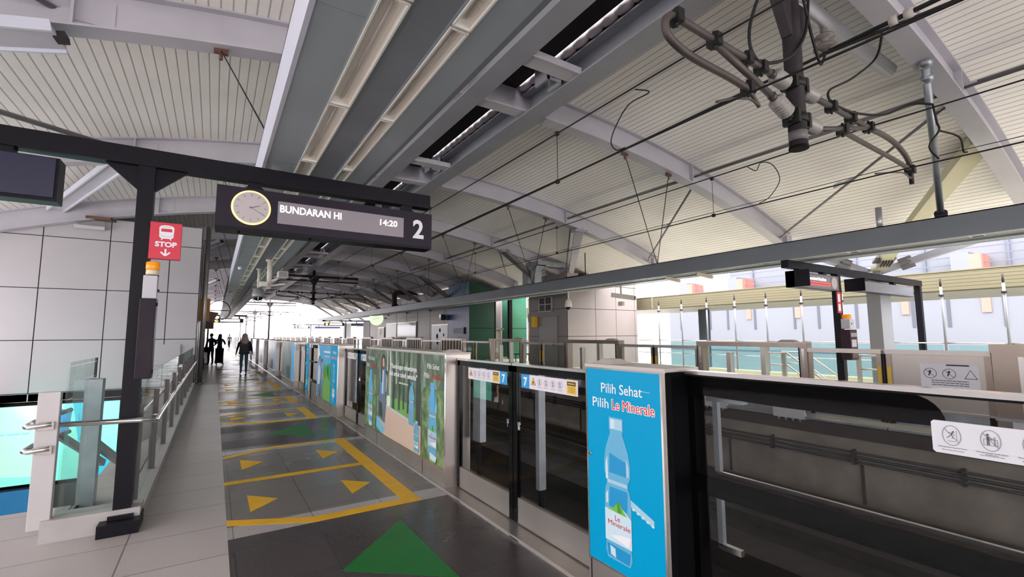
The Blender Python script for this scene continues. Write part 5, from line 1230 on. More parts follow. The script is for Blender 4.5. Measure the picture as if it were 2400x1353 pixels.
bb = B(); bb.lathe((-.49, Y0-.11, 2.155), (0, 0, 1), [(0, .047), (.045, .047)], 'ivory', 20); bb.lathe((-.49, Y0-.11, 2.148), (0, 0, 1), [(0, .05), (.007, .05)], 'black_mat', 20); bb.obj('collar', t)
bb = B(); bb.bev(-.545, -.445, Y0-.17, Y0-.06, 1.945, 2.148, 'grey_box', .006); bb.cyl((-.445, Y0-.12, 2.02), (-.43, Y0-.12, 2.02), .01, 'mast_paint', 8); bb.obj('box', t)
t = thing('control_cabinet', 'tall black control cabinet mounted on the gantry post', 'control box', (-.49, Y0-.1, 1.25))
bb = B(); bb.bev(-.555, -.44, Y0-.2, Y0-.06, 1.255, 1.945, 'box_black', .008); bb.obj('body', t)
bb = B(); 
for z in (1.3, 1.88): bb.box(-.442, -.435, Y0-.16, Y0-.12, z, z+.03, 'black_mat')
bb.obj('hinge', t)
b = B(); b.bev(-.30, -.12, 5.9, 6.0, 1.15, 1.42, 'grey_box', .008) if False else None
# ------------------------------------------------------------------ stair edge: kerb, glass, rails
b = B(); b.box(-1.08, -.46, 5.18, 5.42, 0, .17, 'kerb_stone'); b.box(-.62, -.46, 5.42, 18.5, 0, .10, 'kerb_stone'); struct(b.obj('kerb'))
t = thing('stair_guard', 'glass guard with steel handrail along the stair opening', 'balustrade', (-.54, 8, .1))
for k in range(9):
    y0 = 5.46+1.45*k; y1 = min(y0+1.43, 18.45)
    bb = B(); bb.box(-.55, -.535, y0, y1, .1, 1.25, 'glass_green'); bb.obj('glass_panel', t)
bb = B()
for k in range(10): bb.box(-.575, -.51, 5.42+1.45*k, 5.46+1.45*k, .1, 1.0, 'post_grey')
bb.obj('channel', t) if False else None
for k in range(10):
    bb = B(); yy = 5.42+1.45*k; bb.box(-.575, -.51, yy, yy+.035, .1, 1.0, 'tube_grey'); bb.obj('post', t)
bb = B(); bb.tube([(-1.2, 5.25, .92), (-1.23, 5.3, .90), (-.50, 5.12, .905), (-.46, 5.16, .90), (-.44, 5.9, .78), (-.45, 6.3, .78), (-.45, 18.3, .80)], .022, 'steel_bright', 10)
for yy in (6.8, 9.0, 11.2, 13.4, 15.6): bb.tube([(-.45, yy, .78), (-.5, yy, .72), (-.535, yy, .72)], .01, 'steel', 6)
bb.obj('handrail', t)
t = thing('stair_guard', 'short glass guard at the head of the stairs beside the black post', 'balustrade', (-.78, 5.35, .17))
bb = B(); bb.box(-1.02, -.50, 5.29, 5.305, .17, 1.18, 'glass_green'); bb.obj('glass_panel', t)
bb = B(); bb.box(-1.02, -1.005, 5.31, 6.4, .02, 1.40, 'glass_green'); bb.box(-1.022, -1.004, 6.37, 6.4, 1.2, 1.40, 'black_mat'); bb.obj('glass_panel', t)
bb = B(); bb.box(-1.025, -1.0, 5.29, 6.4, .0, .03, 'black_mat'); bb.obj('seal', t)
bb = B(); bb.box(-1.03, -.90, 6.05, 6.2, 0, 1.2, 'galv'); bb.obj('post', t)
b = B(); b.box(-.9, -.8, 8.2, 8.3, -.25, .85, 'mast_paint'); tag(b.obj('short_post'), 'short dark post standing behind the glass at the stair landing', 'post')
b = B(); b.bar((-1.15, 6.9, .55), (-.75, 8.7, -.45), .05, .09, 'galv'); b.bar((-1.3, 6.6, .62), (-1.05, 7.5, .10), .04, .07, 'galv'); tag(b.obj('stair_rail'), 'slanting steel rail going down behind the glass toward the lit advert', 'handrail')
t = thing('end_post', 'pale grey slab post with two steel handrail returns at the stair head', 'post', (-1.11, 5.27, .17))
bb = B(); bb.bev(-1.165, -1.03, 5.22, 5.29, .1, 1.17, 'post_grey', .006); bb.obj('slab', t)
for z in (.905, .715):
    bb = B(); bb.tube([(-1.06, 5.19, z+.015), (-1.19, 5.20, z), (-1.225, 5.25, z), (-1.20, 5.35, z+.02), (-1.05, 5.7, z+.06)], .02, 'steel_bright', 10); bb.box(-1.14, -1.05, 5.195, 5.225, z-.03, z+.03, 'steel'); bb.obj('rail_return', t)
# lit advert at the back of the stairwell
t = thing('light_box', 'large glowing turquoise advert below the white panel wall', 'light box', (-3.5, 18.45, -2.5))
bb = B(); bb.box(-8.5, -2.2, 18.38, 18.5, -2.52, -.25, 'black_mat'); bb.obj('case', t)
a = Art((-8.4, 18.379, -2.44), (1, 0, 0), (0, 0, 1), (0, -1, 0)); W_, H_ = 6.1, 2.13
a.rect(0, 0, W_, H_, 'lightbox_pale', 0); a.rect(4.6, 0, W_, H_, 'lightbox_cyan', 1); a.poly([(5.35, 0), (W_, 0), (W_, H_), (5.05, H_), (5.2, 1.2)], 'lightbox_blue', 2)
a.poly([(5.55, .9), (W_, .5), (W_, H_), (5.75, H_)], 'lightbox_cyan', 3); a.ring(5.3, 1.75, .12, .16, .025, 'art_cyan', 4); a.poly([(0, 0), (5.2, 0), (4.9, .12), (3.5, .28), (0, .12)], 'lightbox_cyan', 2)
a.scribble(.6, 1.35, 4.2, .05, 'lightbox_cyan', 3); a.rect(4.35, 1.45, 4.7, 1.52, 'art_skin', 3); a.poly([(4.8, 1.2), (5.0, 1.3), (5.05, 1.9), (4.8, 2.0)], 'ad_blue', 3)
a.b.obj('advert', t)
b = B(); b.box(-8.5, -3.7, 18.40, 18.5, -3.7, -2.60, 'ad_blue'); b.box(-3.7, -3.0, 18.3, 18.5, -4.2, -2.56, 'panel_grey'); tag(b.obj('wall_poster'), 'blue poster panel low on the stairwell wall under the glowing advert', 'poster')
t = thing('floodlight', 'twin-tube floodlight bracket on top of the white panel wall', 'floodlight', (-3.4, 18.4, 4.9))
bb = B(); bb.bar((-3.35, 18.3, 5.16), (-2.75, 18.1, 5.12), .3, .08, 'brown_sign'); bb.obj('hood', t)
bb = B(); bb.bev(-3.65, -2.95, 18.2, 18.42, 4.82, 4.92, 'grey_box', .02); bb.obj('lamp_body', t)
for x in (-3.6, -3.0): bb = B(); bb.bar((x, 18.42, 4.9), (x, 18.42, 5.22), .03, .03, 'steel'); bb.obj('bracket', t)
# portrait advert on the side wall of the stairwell (mirrored in the glass of door 7)
t = thing('light_box', 'glowing portrait advert on the stairwell side wall, seen mirrored in door 7', 'light box', (-4.85, 16.4, -1))
bb = B(); bb.box(-4.9, -4.84, 14.9, 17.8, -1.05, -.2, 'black_mat'); bb.obj('case', t)
a = Art((-4.838, 15.0, -1.0), (0, 1, 0), (0, 0, 1), (1, 0, 0))
a.rect(1.1, .0, 2.6, .75, 'ad_glow', 0); a.scribble(1.4, .5, 2.3, .03, 'ad_glow_white', 2); a.scribble(1.4, .38, 2.2, .03, 'ad_glow_white', 2)
a.ell(.55, .50, .26, .30, 'ad_dark', 0); a.poly([(.30, .2), (.42, .2), (.42, .6), (.3, .6)], 'ad_dark', 1); a.ell(.55, .46, .17, .23, 'ad_glow_skin', 2); a.rect(.48, .18, .62, .3, 'ad_glow_skin', 2)
a.poly([(.2, 0), (.95, 0), (.85, .16), (.63, .24), (.55, .15), (.47, .24), (.28, .16)], 'ad_glow_white', 3)
a.line(.46, .52, .52, .52, .02, 'ad_dark', 4); a.line(.58, .52, .64, .52, .02, 'ad_dark', 4); a.line(.5, .36, .6, .36, .02, 'ad_glow_white', 4)
a.b.obj('advert', t)
# notice boxes on the side of the white wall
b = B(); b.box(-1.9, -.9, 18.44, 18.5, .7, 1.35, 'panel_white'); b.box(-1.85, -1.3, 18.43, 18.44, .75, 1.3, 'stop_dark') if False else None
tag(b.obj('notice_board'), 'white notice board on the panel wall behind the stair glass', 'notice')
# wayfinding signs past the wall
t = thing('flag_sign', 'orange projecting box sign at the corner of the white panel wall', 'sign', (-.3, 20, 2.1))
bb = B(); bb.prism([(-.55, 2.15), (-.18, 2.15), (-.18, 2.95), (-.55, 2.95)], 'y', 19.9, 20.3, 'orange_sign'); bb.obj('box', t)
bb = B(); bb.prism([(-.45, 2.1), (-.1, 2.1), (.1, 2.45), (-.18, 2.5)], 'y', 20.0, 20.5, 'brown_sign'); bb.obj('pointer', t)
b = B(); b.box(-.5, -.05, 27, 27.3, 1.95, 2.3, 'brown_sign'); tag(b.obj('flag_sign'), 'small brown projecting sign below the orange one', 'sign')
t = thing('ring_sign', 'thin round ring sign on a bracket beyond the orange sign', 'sign', (.1, 24, 2.7))
bb = B(); n = 28; bb.tube([(.12+.42*math.cos(2*PI*k/n), 24, 2.72+.42*math.sin(2*PI*k/n)) for k in range(n+1)], .02, 'mast_paint', 6); bb.obj('ring', t)
bb = B(); bb.cyl((-.5, 24, 2.72), (.5, 24, 2.72), .02, 'mast_paint', 6); bb.obj('bracket', t)
def far_board(y, x0, x1, label, name='departure_board', post=True, z=2.75):
    t = thing(name, label, 'departure board', ((x0+x1)/2, y, z))
    bb = B(); bb.box(x0, x1, y-.1, y+.1, z, z+.4, 'sign_dark'); bb.obj('housing', t)
    bb = B(); bb.box(x0+.6, x1-.3, y-.112, y-.1, z+.1, z+.32, 'led_white' if post else 'clock_lit'); bb.obj('display', t)
    bb = B(); bb.lathe((x0+.3, y-.1, z+.2), (0, -1, 0), [(0, .16), (.015, .16)], 'clock_glow', 20); bb.obj('clock_rim', t)
    return t
far_board(52, -.2, 2.3, 'small distant departure board hanging down the near platform', z=2.85)
b = B(); b.box(-3, 2.6, 52-.06, 52+.06, 3.45, 3.6, 'black_paint'); b.box(-.6, -.45, 51.94, 52.06, 0, 3.45, 'black_paint'); b.box(.3, .4, 51.96, 52.04, 3.25, 3.45, 'black_paint'); b.box(1.9, 2.0, 51.96, 52.04, 3.25, 3.45, 'black_paint')
tag(b.obj('sign_gantry'), 'distant dark gantry holding the small far departure board', 'gantry')
for k, y in enumerate((60, 85)):
    far_board(y, 11.2, 13.6, ['distant board over the far platform beyond the tower', 'very distant board over the far platform edge'][k], post=False)
    b = B(); b.box(11, 19, y-.06, y+.06, 3.3, 3.46, 'black_paint'); b.box(13.7, 13.82, y-.06, y+.06, 0, 3.3, 'black_paint'); b.box(11.8, 11.9, y-.04, y+.04, 3.1, 3.3, 'black_paint')
    tag(b.obj('sign_gantry'), ['distant dark gantry over the far platform past the clock', 'very distant dark gantry over the far platform'][k], 'gantry')
    b = B(); b.box(14.4, 18.6, y-.05, y+.05, 2.75, 3.1, 'screen_navy'); b.box(15, 15.1, y-.04, y+.04, 3.1, 3.3, 'black_paint'); tag(b.obj('information_screen'), ['distant dark screen on the gantry past the clock', 'very distant dark screen on the far gantry'][k], 'screen')
# cameras hung from the near trough
t = thing('dome_camera', 'grey dome camera on a drop tube under the near lamp trough', 'camera', (.92, 14.2, 2.55))
bb = B(); bb.cyl((.94, 14.2, 2.85), (.94, 14.2, ZT+.03), .035, 'cctv_white', 12); bb.cyl((.94, 14.2, ZT-.03), (.94, 14.2, ZT+.03), .07, 'cctv_white', 12); bb.obj('tube', t)
bb = B(); bb.lathe((.94, 14.2, 2.9), (0, 0, -1), [(0, .06), (.03, .13), (.2, .15), (.25, .15)], 'cctv_grey', 20); bb.obj('housing', t)
bb = B(); bb.lathe((.94, 14.2, 2.65), (0, 0, -1), [(0, .13), (.03, .12), (.08, .08), (.1, .02)], 'lens_black', 20); n = 20
for k in range(3): q = 2*PI*k/3+.5; bb.tube([(.94+.14*math.cos(q), 14.2+.14*math.sin(q), 2.65), (.94+.11*math.cos(q), 14.2+.11*math.sin(q), 2.56), (.94+.06*math.cos(q), 14.2+.06*math.sin(q), 2.53)], .012, 'cctv_white', 6)
bb.obj('dome', t)
t = thing('tube_camera', 'two box cameras on a thick white drop tube under the near lamp trough', 'camera', (1.05, 12.4, 2.7))
bb = B(); bb.cyl((1.04, 12.4, 2.72), (1.04, 12.4, ZT+.03), .055, 'cctv_white', 14); bb.cyl((1.04, 12.4, ZT-.04), (1.04, 12.4, ZT+.03), .09, 'cctv_white', 14); bb.obj('tube', t)
bb = B(); bb.bev(1.2, 1.42, 12.1, 12.5, 2.98, 3.14, 'cctv_white', .015); bb.box(1.22, 1.40, 12.08, 12.1, 3.0, 3.12, 'lens_black'); bb.bar((1.04, 12.4, 2.9), (1.25, 12.4, 3.0), .05, .05, 'cctv_white'); bb.obj('housing', t)
bb = B(); bb.bev(.84, 1.0, 12.2, 12.5, 2.76, 2.88, 'cctv_white', .015); bb.bar((1.04, 12.4, 2.8), (1.38, 12.4, 2.86), .05, .04, 'cctv_white'); bb.obj('side_housing', t)
# cameras under the far trough
t = thing('dome_camera', 'white dome camera hanging under the far trough by the grey door block', 'camera', (12., 14.5, 2.6))
bb = B(); bb.cyl((12, 14.5, 3.0), (12, 14.5, 3.42), .03, 'cctv_white', 10); bb.obj('tube', t); bb = B(); bb.lathe((12, 14.5, 3.05), (0, 0, -1), [(0, .04), (.1, .12), (.3, .15), (.34, .14)], 'cctv_white', 16); bb.obj('housing', t); bb = B(); bb.ball((12, 14.5, 2.70), .11, 'lens_black', 12); bb.obj('dome', t)
t = thing('box_camera', 'cream box camera hanging under the far trough before the tiled block', 'camera', (12., 11.6, 2.7))
bb = B(); bb.cyl((12, 11.6, 2.95), (12, 11.6, 3.42), .03, 'cctv_white', 10); bb.obj('tube', t); bb = B(); bb.bar((11.85, 11.9, 3.0), (12.2, 11.15, 2.85), .16, .16, 'cctv_white'); bb.bar((12.19, 11.17, 2.855), (12.21, 11.13, 2.848), .12, .12, 'lens_black'); bb.obj('housing', t); bb = B(); bb.bev(11.94, 12.06, 11.5, 11.7, 2.6, 2.75, 'cctv_white', .01); bb.obj('lower_unit', t)
for k, (y, lab) in enumerate(((9.3, 'small floodlight under the far trough beside the gantry'), (8.2, 'second small floodlight under the far trough nearer the gantry'))):
    b = B(); b.bar((11.6, y, 3.32), (11.75, y-.35, 3.2), .25, .1, 'ivory'); b.cyl((11.65, y-.1, 3.25), (11.65, y-.1, 3.42), .03, 'cctv_grey', 8); tag(b.obj('floodlight'), lab, 'floodlight')

# ================================================================== FAR GANTRY
YG = 5.5
t = thing('sign_gantry', 'dark gantry with two posts across the far platform', 'gantry', (13.5, YG, 0))
bb = B(); bb.box(11.0, 19.4, YG-.08, YG+.08, 3.12, 3.30, 'black_paint'); bb.obj('beam', t)
for x in (13.5, 19.25): bb = B(); bb.box(x-.08, x+.08, YG-.08, YG+.08, 0, 3.12, 'black_paint'); bb.obj('post', t)
for x in (11.6, 12.8, 15.2, 17.2): bb = B(); bb.box(x-.08, x+.08, YG-.06, YG+.06, 3.02, 3.12, 'black_paint'); bb.obj('hanger', t)
t = thing('departure_board', 'grey departure board with white and red text over the far platform', 'departure board', (12.35, YG, 2.68))
bb = B(); bb.box(11.2, 13.4, YG-.1, YG+.1, 2.68, 3.06, 'sign_dark'); bb.box(11.2, 11.23, YG-.42, YG+.1, 2.68, 3.06, 'black_paint'); bb.obj('housing', t)
a = Art((11.2, YG-.1005, 2.68), (1, 0, 0), (0, 0, 1), (0, -1, 0))
a.rect(0.02, .01, 2.2, .37, 'panel_grey', 1); a.rect(.4, .05, 1.75, .33, 'sign_screen', 2); a.rect(.2, .08, .22, .29, 'panel_white', 2); a.b.obj('face', t)
a = Art((11.2, YG-.1025, 2.68), (1, 0, 0), (0, 0, 1), (0, -1, 0)); a.text('Terminal Stadion', 1.08, .22, .10, 'led_white', 3, .03, 'CENTER', wid=.9); a.b.obj('led_text', t)
a = Art((11.2, YG-.1025, 2.68), (1, 0, 0), (0, 0, 1), (0, -1, 0)); a.rect(.42, .10, 1.75, .175, 'led_red', 2); a.scribble(.45, .12, 1.7, .03, 'stop_red', 3); a.b.obj('led_bar', t)
bb = B(); bb.lathe((13.15, YG-.1, 2.87), (0, -1, 0), [(0, .15), (.012, .15)], 'clock_face', 24); bb.obj('clock_face', t)
t = thing('information_screen', 'blank grey screen box on the far gantry between its two posts', 'screen', (16.4, YG, 2.74))
bb = B(); bb.box(14.3, 18.5, YG-.1, YG+.12, 2.74, 3.04, 'sign_dark'); bb.box(14.28, 14.3, YG-.35, YG+.12, 2.72, 3.06, 'black_paint'); bb.obj('housing', t)
bb = B(); bb.box(14.32, 18.45, YG-.11, YG-.1, 2.75, 3.03, 'screen_grey'); bb.obj('display', t)
xg = 13.5; yq = YG-.1
t = thing('stop_sign', 'narrow faded red sign on the far gantry post', 'sign', (13.35, yq, 2.1)); bb = B(); bb.box(13.2, 13.4, yq-.03, yq-.01, 2.12, 2.66, 'stop_red'); bb.obj('plate', t); bb = B(); bb.box(13.22, 13.34, yq-.035, yq-.03, 2.4, 2.6, 'sign_white'); bb.box(13.22, 13.34, yq-.035, yq-.03, 2.17, 2.35, 'sign_white'); bb.obj('print', t)
t = thing('warning_beacon', 'small amber beacon on a grey box on the far gantry post', 'beacon', (13.5, yq, 1.75)); bb = B(); bb.cyl((13.46, yq-.1, 1.98), (13.46, yq-.1, 2.08), .1, 'amber', 16); bb.obj('lens', t); bb = B(); bb.bev(13.36, 13.62, yq-.2, yq, 1.72, 1.97, 'grey_box', .01); bb.cyl((13.45, yq-.21, 1.85), (13.45, yq-.2, 1.85), .02, 'lens_black', 8); bb.obj('box', t)
t = thing('control_cabinet', 'maroon control boxes stacked on the far gantry post', 'control box', (13.5, yq, 1.1)); bb = B(); bb.box(13.28, 13.66, yq-.22, yq, .95, 1.70, 'cloth_maroon'); bb.obj('body', t); bb = B(); bb.box(13.32, 13.58, yq-.23, yq-.22, 1.27, 1.45, 'panel_white'); bb.box(13.3, 13.62, yq-.23, yq-.22, 1.52, 1.62, 'panel_pink'); bb.box(13.32, 13.6, yq-.23, yq-.22, 1.0, 1.2, 'brown_sign'); bb.obj('plate', t)

# ================================================================== FLOOR MARKINGS
def mark(polys, m, name, label, cat, group=None):
    b = B()
    for P in polys: b.prism(P, 'z', .0005, .0022, m)
    return tag(b.obj(name), label, cat, group)
def queue_box(y0, lab, y1=None, group=None, mid=True):
    y1 = y1 or y0+3.3
    P = [[(.17, y0+.32), (.83, y0), (.83, y0+.13), (.17, y0+.46)], [(.83, y0), (1.80, y0), (1.64, y0+.14), (.83, y0+.13)], [(1.80, y0), (1.80, y1), (1.64, y1), (1.64, y0+.14)], [(.83, y1-.12), (1.64, y1-.08), (1.64, y1), (.83, y1)], [(.17, y1-.46), (.83, y1-.12), (.83, y1), (.17, y1-.34)]]
    if mid: ym = (y0+y1)/2; P.append([(.17, ym-.06), (1.64, ym-.06), (1.64, ym+.06), (.17, ym+.06)])
    return mark(P, 'yellow_paint', 'queue_marking', lab, 'floor marking', group)
queue_box(4.47, 'yellow queue lines on the floor before the park posters')
queue_box(9.87, 'yellow queue lines beside the sky-blue poster cabinet', 11.55, None, False)
queue_box(12.5, 'yellow queue lines before the glass emergency door', 13.88, None, False)
for k in range(12): queue_box(15.55+5.2*k, 'yellow queue lines far down the near platform floor', None, 'queue lines far down the near platform')
def arrow(x, y, lab, group=None): return mark([[(x, y-.265), (x+.255, y), (x, y+.265)]], 'yellow_paint', 'floor_arrow', lab, 'floor arrow', group)
arrow(.36, 5.305, 'yellow floor triangle nearest the gantry post, by the pale floor'); arrow(1.275, 5.305, 'yellow floor triangle nearest the park posters, front one')
arrow(.36, 6.905, 'yellow floor triangle behind the middle line, by the pale floor'); arrow(1.29, 6.91, 'yellow floor triangle behind the middle line, toward the posters')
arrow(.35, 10.72, 'yellow floor triangle in the second queue box by the pale floor'); arrow(1.32, 10.69, 'yellow floor triangle in the second queue box near the screens')
arrow(1.32, 13.22, 'yellow floor triangle in the third queue box near the screens'); arrow(.35, 13.22, 'yellow floor triangle in the third queue box by the pale floor')
for k in range(7):
    for x in (.36, 1.28):
        for d in (.84, 2.44): arrow(x, 15.55+5.2*k+d, 'yellow floor triangle in a queue box far down the platform', 'floor triangles far down the near platform')
mark([[(1.465, 2.95), (1.46, 4.12), (.82, 3.47)]], 'green_paint', 'exit_triangle', 'large green floor triangle in front of door 7', 'floor triangle')
mark([[(1.465, 8.15), (1.465, 9.45), (.83, 8.75)]], 'green_paint', 'exit_triangle', 'green floor triangle in front of the second door', 'floor triangle')
for k in range(8): mark([[(1.465, 13.95+5.2*k), (1.465, 15.2+5.2*k), (.83, 14.55+5.2*k)]], 'green_paint', 'exit_triangle', 'green floor triangle before a door far down the platform', 'floor triangle', 'green triangles far down the platform')
# ================================================================== PEOPLE
def skinned(nodes, edges, root, sub=2):
    """nodes: {name: ((x,y,z), (rx,ry))}; returns evaluated verts, faces"""
    me = bpy.data.meshes.new('figure'); names = list(nodes); ix = {n: i for i, n in enumerate(names)}
    me.from_pydata([nodes[n][0] for n in names], [(ix[a], ix[b]) for a, b in edges], [])
    o = bpy.data.objects.new('figure', me); COL.objects.link(o)
    sk = o.modifiers.new('skin', 'SKIN'); sk.use_smooth_shade = True; sk.branch_smoothing = .4
    if not me.skin_vertices: me.attributes.new('skin', 'FLOAT', 'POINT')
    for i, n in enumerate(names):
        v = me.skin_vertices[0].data[i]; r = nodes[n][1]; v.radius = r if isinstance(r, tuple) else (r, r); v.use_root = (n == root)
    ss = o.modifiers.new('sub', 'SUBSURF'); ss.levels = sub; ss.render_levels = sub
    dg = bpy.context.evaluated_depsgraph_get(); ev = o.evaluated_get(dg); m2 = ev.to_mesh()
    vs = [tuple(v.co) for v in m2.vertices]; fs = [list(p.vertices) for p in m2.polygons]
    ev.to_mesh_clear(); bpy.data.objects.remove(o); bpy.data.meshes.remove(me)
    return vs, fs
def person(label, loc, yaw, scale, paint, arms, legs, lean=0.0, group=None):
    """paint(x, y, z) -> material; arms/legs: joint positions per side"""
    N = {'pelvis': ((0, 0, .95), (.155, .115)), 'waist': ((0, 0, 1.08), (.135, .10)), 'chest': ((0, -.01+lean*.3, 1.28), (.155, .11)), 'collar': ((0, -.01+lean*.5, 1.42), (.085, .075)),
         'neck': ((0, lean*.6, 1.49), (.052, .052)), 'jaw': ((0, .02+lean*.7, 1.555), (.068, .078)), 'brow': ((0, .02+lean*.8, 1.635), (.078, .092)), 'crown': ((0, .01+lean*.8, 1.70), (.055, .065))}
    E = [('pelvis', 'waist'), ('waist', 'chest'), ('chest', 'collar'), ('collar', 'neck'), ('neck', 'jaw'), ('jaw', 'brow'), ('brow', 'crown')]
    hands = []
    for s, sg in (('l', -1), ('r', 1)):
        el, wr = arms[s]
        N['sho'+s] = ((sg*.175, -.01+lean*.5, 1.385), (.062, .062)); N['elb'+s] = (el, (.046, .046)); N['wri'+s] = (wr, (.030, .027))
        E += [('collar', 'sho'+s), ('sho'+s, 'elb'+s), ('elb'+s, 'wri'+s)]
        e, w = Vector(el), Vector(wr); d = (w-e).normalized(); side = Vector((0, 1, 0)) if abs(d.y) < .8 else Vector((0, 0, 1)); side = (side-d*side.dot(d)).normalized()
        palm = w+d*.07; N['pal'+s] = (tuple(palm), (.034, .020)); E.append(('wri'+s, 'pal'+s))
        inn = d.cross(side).normalized()*(.012)
        for k, (off, ln) in enumerate(((.030, .075), (.010, .085), (-.010, .08), (-.028, .062))):
            a = palm+side*off+d*.02; b_ = a+d*ln*.55+inn; c = b_+d*ln*.4+inn*2
            N['f%s%da' % (s, k)] = (tuple(a), .0095); N['f%s%db' % (s, k)] = (tuple(b_), .009); N['f%s%dc' % (s, k)] = (tuple(c), .007)
            E += [('pal'+s, 'f%s%da' % (s, k)), ('f%s%da' % (s, k), 'f%s%db' % (s, k)), ('f%s%db' % (s, k), 'f%s%dc' % (s, k))]
        a = w+d*.03+side*.03; b_ = a+d*.035+side*.022; N['t'+s+'a'] = (tuple(a), .011); N['t'+s+'b'] = (tuple(b_), .009); E += [('wri'+s, 't'+s+'a'), ('t'+s+'a', 't'+s+'b')]
        kn, an = legs[s]
        N['hip'+s] = ((sg*.088, 0, .90), (.098, .10)); N['kne'+s] = (kn, (.062, .064)); N['cal'+s] = (((kn[0]+an[0])/2, (kn[1]+an[1])/2-.02, (kn[2]+an[2])/2+.05), (.055, .058)); N['ank'+s] = (an, (.040, .042)); N['toe'+s] = ((an[0]+sg*.02, an[1]+.15, max(an[2]-.05, .035)), (.042, .030))
        E += [('pelvis', 'hip'+s), ('hip'+s, 'kne'+s), ('kne'+s, 'cal'+s), ('cal'+s, 'ank'+s), ('ank'+s, 'toe'+s)]
    vs, fs = skinned(N, E, 'pelvis', 2)
    t = thing('person', label, 'person', loc, group)
    R = Matrix.Rotation(yaw, 3, 'Z'); L = Vector(loc)
    zmin = min(v[2] for v in vs)
    T = lambda v: tuple(R @ Vector((v[0]*scale, v[1]*scale, (v[2]-zmin)*scale))+L)
    b = B(); b.v = [T(v) for v in vs]
    for f in fs:
        c = Vector((0, 0, 0))
        for i in f: c += Vector(vs[i])
        c /= len(f); b.f.append(f); b.m.append(b.mi(paint(*c))); b.smooth.append(True)
    # face
    hy = .02+lean*.8
    for sg in (-1, 1):
        b.ball(T((sg*.032, hy+.083, 1.63)), .011*scale, 'art_white', 8); b.ball(T((sg*.032, hy+.091, 1.63)), .006*scale, 'hair', 6); b.ball(T((sg*.083, hy, 1.61)), .022*scale, 'skin', 8, (.5, 1, 1.4))
    b.ball(T((0, hy+.10, 1.60)), .016*scale, 'skin', 8); b.ball(T((0, hy+.088, 1.562)), .02*scale, 'cloth_maroon', 8, (1, .5, .3))
    b.obj('body', t)
    return t, T
def extra(t, T, name, build):
    b = B(); build(b); b.v = [T(v) for v in b.v]; return b.obj(name, t)
def cap_hair(b, m, long=False, hy=.02):
    b.ball((0, hy-.012, 1.655), .098, m, 14, (.92, 1.02, .95))
    if long: b.lathe((0, hy-.045, 1.68), (0, -.1, -1), [(0, .08), (.1, .095), (.22, .10), (.32, .07)], m, 14)
# woman in the striped top, walking away
def p_woman(x, y, z):
    ax = abs(x)
    if z < .09: return 'shoe_dark'
    if ax > .17 and z < .87: return 'skin'
    if z < .92: return 'jeans'
    if z < 1.47: return 'stripes' if (z < 1.30 and ax < .20) else 'cloth_black'
    return 'skin'
t, T = person('person in black striped top, jeans and beige headscarf walking away down the platform', (1.12, 23.1, 0), 0, .985, p_woman,
    {'l': ((-.265, -.05, 1.12), (-.30, .06, .90)), 'r': ((.27, .0, 1.12), (.31, .12, .92))}, {'l': ((-.10, .0, .50), (-.10, -.10, .10)), 'r': ((.10, .08, .52), (.10, .10, .09))})
def scarf(b):
    b.ball((0, .0, 1.63), .125, 'hijab', 16, (.92, 1.0, 1.05))
    b.lathe((0, -.02, 1.64), (0, -.06, -1), [(0, .11), (.1, .125), (.2, .165), (.28, .17), (.36, .13), (.46, .075), (.52, .02)], 'hijab', 18)
extra(t, T, 'headscarf', scarf)
extra(t, T, 'top', lambda b: (b.lathe((0, 0, 1.36), (0, 0, -1), [(0, .16), (.1, .195), (.25, .19), (.4, .205), (.5, .215), (.505, .19)], 'stripes', 22)))
extra(t, T, 'shoulder_bag', lambda b: (b.ball((.22, -.05, 1.08), .09, 'cloth_navy', 12, (.6, 1.1, 1.3)), b.tube([(.2, -.1, 1.15), (.12, -.15, 1.38), (.1, -.02, 1.46)], .012, 'cloth_navy', 6)))
# two people in dark clothes standing by the stair wall
def p_dark(top, low, shoe):
    def f(x, y, z):
        if z < .09: return shoe
        if abs(x) > .19 and z < .88: return 'skin'
        if z < .93: return low
        if z < 1.47: return top
        return 'skin'
    return f
t, T = person('person in dark navy clothes with a bag standing by the wall corner', (-.12, 31.0, 0), .5, 1.02, p_dark('cloth_navy', 'cloth_black', 'shoe_dark'),
    {'l': ((-.25, .02, 1.12), (-.22, .16, .94)), 'r': ((.25, .04, 1.12), (.16, .22, 1.02))}, {'l': ((-.10, .02, .50), (-.11, -.01, .10)), 'r': ((.10, .03, .50), (.12, .02, .10))})
extra(t, T, 'hair', lambda b: cap_hair(b, 'hair'))
extra(t, T, 'bag', lambda b: (b.ball((-.30, -.12, .86), .17, 'cloth_black', 14, (.9, .7, .9)), b.tube([(-.28, -.1, 1.0), (-.2, -.08, 1.3), (-.14, 0, 1.43)], .015, 'cloth_black', 6)))
t, T = person('person in maroon and black with pale shoes raising both hands beside the navy one', (.28, 30.6, 0), -.3, 1.0, p_dark('cloth_maroon', 'cloth_black', 'shoe_pale'),
    {'l': ((-.26, .06, 1.14), (-.10, .24, 1.36)), 'r': ((.26, .06, 1.14), (.10, .24, 1.38))}, {'l': ((-.10, .02, .50), (-.12, .0, .10)), 'r': ((.11, .05, .50), (.15, .08, .10))})
extra(t, T, 'hair', lambda b: cap_hair(b, 'hair', True))
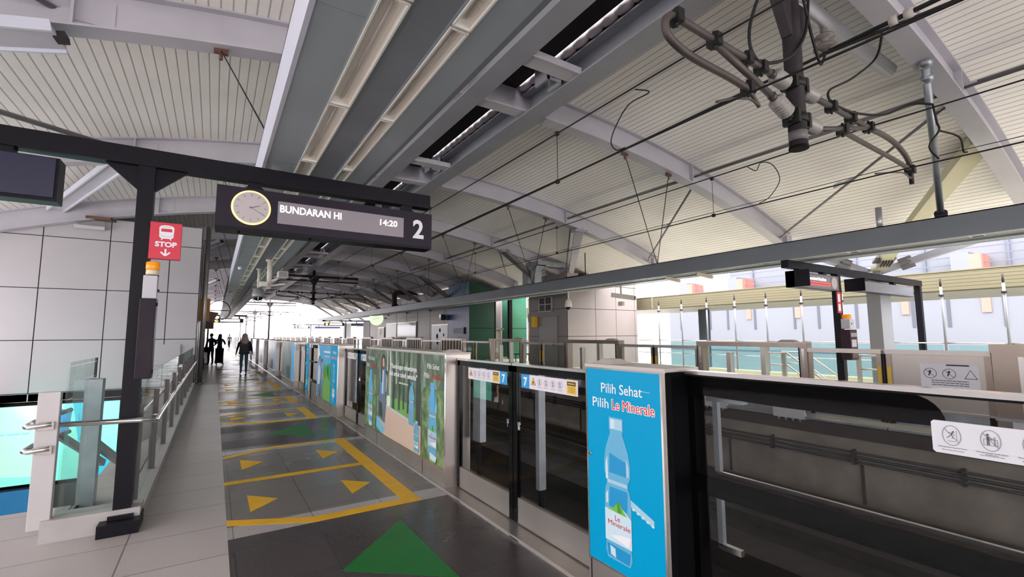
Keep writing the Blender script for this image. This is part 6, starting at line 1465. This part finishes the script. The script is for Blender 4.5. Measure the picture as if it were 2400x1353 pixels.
extra(t, T, 'trousers', lambda b: [b.lathe((s*.1, .02, .95), (0, 0, -1), [(0, .12), (.3, .105), (.6, .10), (.82, .11)], 'cloth_black', 16) for s in (-1, 1)])
# figure further off with a bag on the floor
def p_far(x, y, z):
    if z < .09: return 'shoe_dark'
    if abs(x) > .19 and z < .95: return 'skin'
    if z < .95: return 'cloth_black'
    if z < 1.45: return 'cloth_tan'
    return 'skin'
t, T = person('distant person in a tan top and dark trousers striding near the far board', (1.55, 66, 0), .6, 1.04, p_far,
    {'l': ((-.26, -.04, 1.13), (-.30, -.02, .90)), 'r': ((.27, .0, 1.12), (.33, .08, .90))}, {'l': ((-.12, -.04, .50), (-.18, -.16, .12)), 'r': ((.12, .1, .51), (.18, .16, .09))})
extra(t, T, 'hair', lambda b: cap_hair(b, 'hair'))
t = thing('travel_bag', 'dark bag standing on the floor beside the distant person', 'bag', (.55, 60, 0))
bb = B(); bb.lathe((.55, 60, 0), (0, 0, 1), [(0, .24), (.1, .3), (.4, .27), (.58, .12)], 'cloth_maroon', 14); bb.obj('body', t)
bb = B(); bb.tube([(.45, 60, .55), (.5, 60, .78), (.6, 60, .78), (.65, 60, .55)], .02, 'cloth_black', 8); bb.obj('handle', t)
# bins and a cart past the two people
b = B(); b.bev(-.75, -.35, 26.5, 26.9, 0, .55, 'cloth_black', .04); tag(b.obj('waste_bin'), 'low black bin at the foot of the white wall behind the stair rail', 'bin')
b = B(); b.bev(-.48, -.2, 33, 33.4, .0, .95, 'steel_light', .03); tag(b.obj('info_stand'), 'grey stand at the wall side past the two dark dressed people', 'stand')
# a little greenery and a light pole beyond the end of the roof
for k, (x, y, h) in enumerate(((4.5, 118, 2.6), (9.4, 112, 2.8))):
    b = B(); b.cyl((x, y, -1.5), (x, y, h), .06, 'mast_paint', 8); b.bar((x-.5, y, h), (x+.5, y, h), .08, .05, 'mast_paint'); tag(b.obj('signal_post'), ['small signal post far down the near track', 'small signal post far down the far track'][k], 'signal')
bpy.context.view_layer.update()
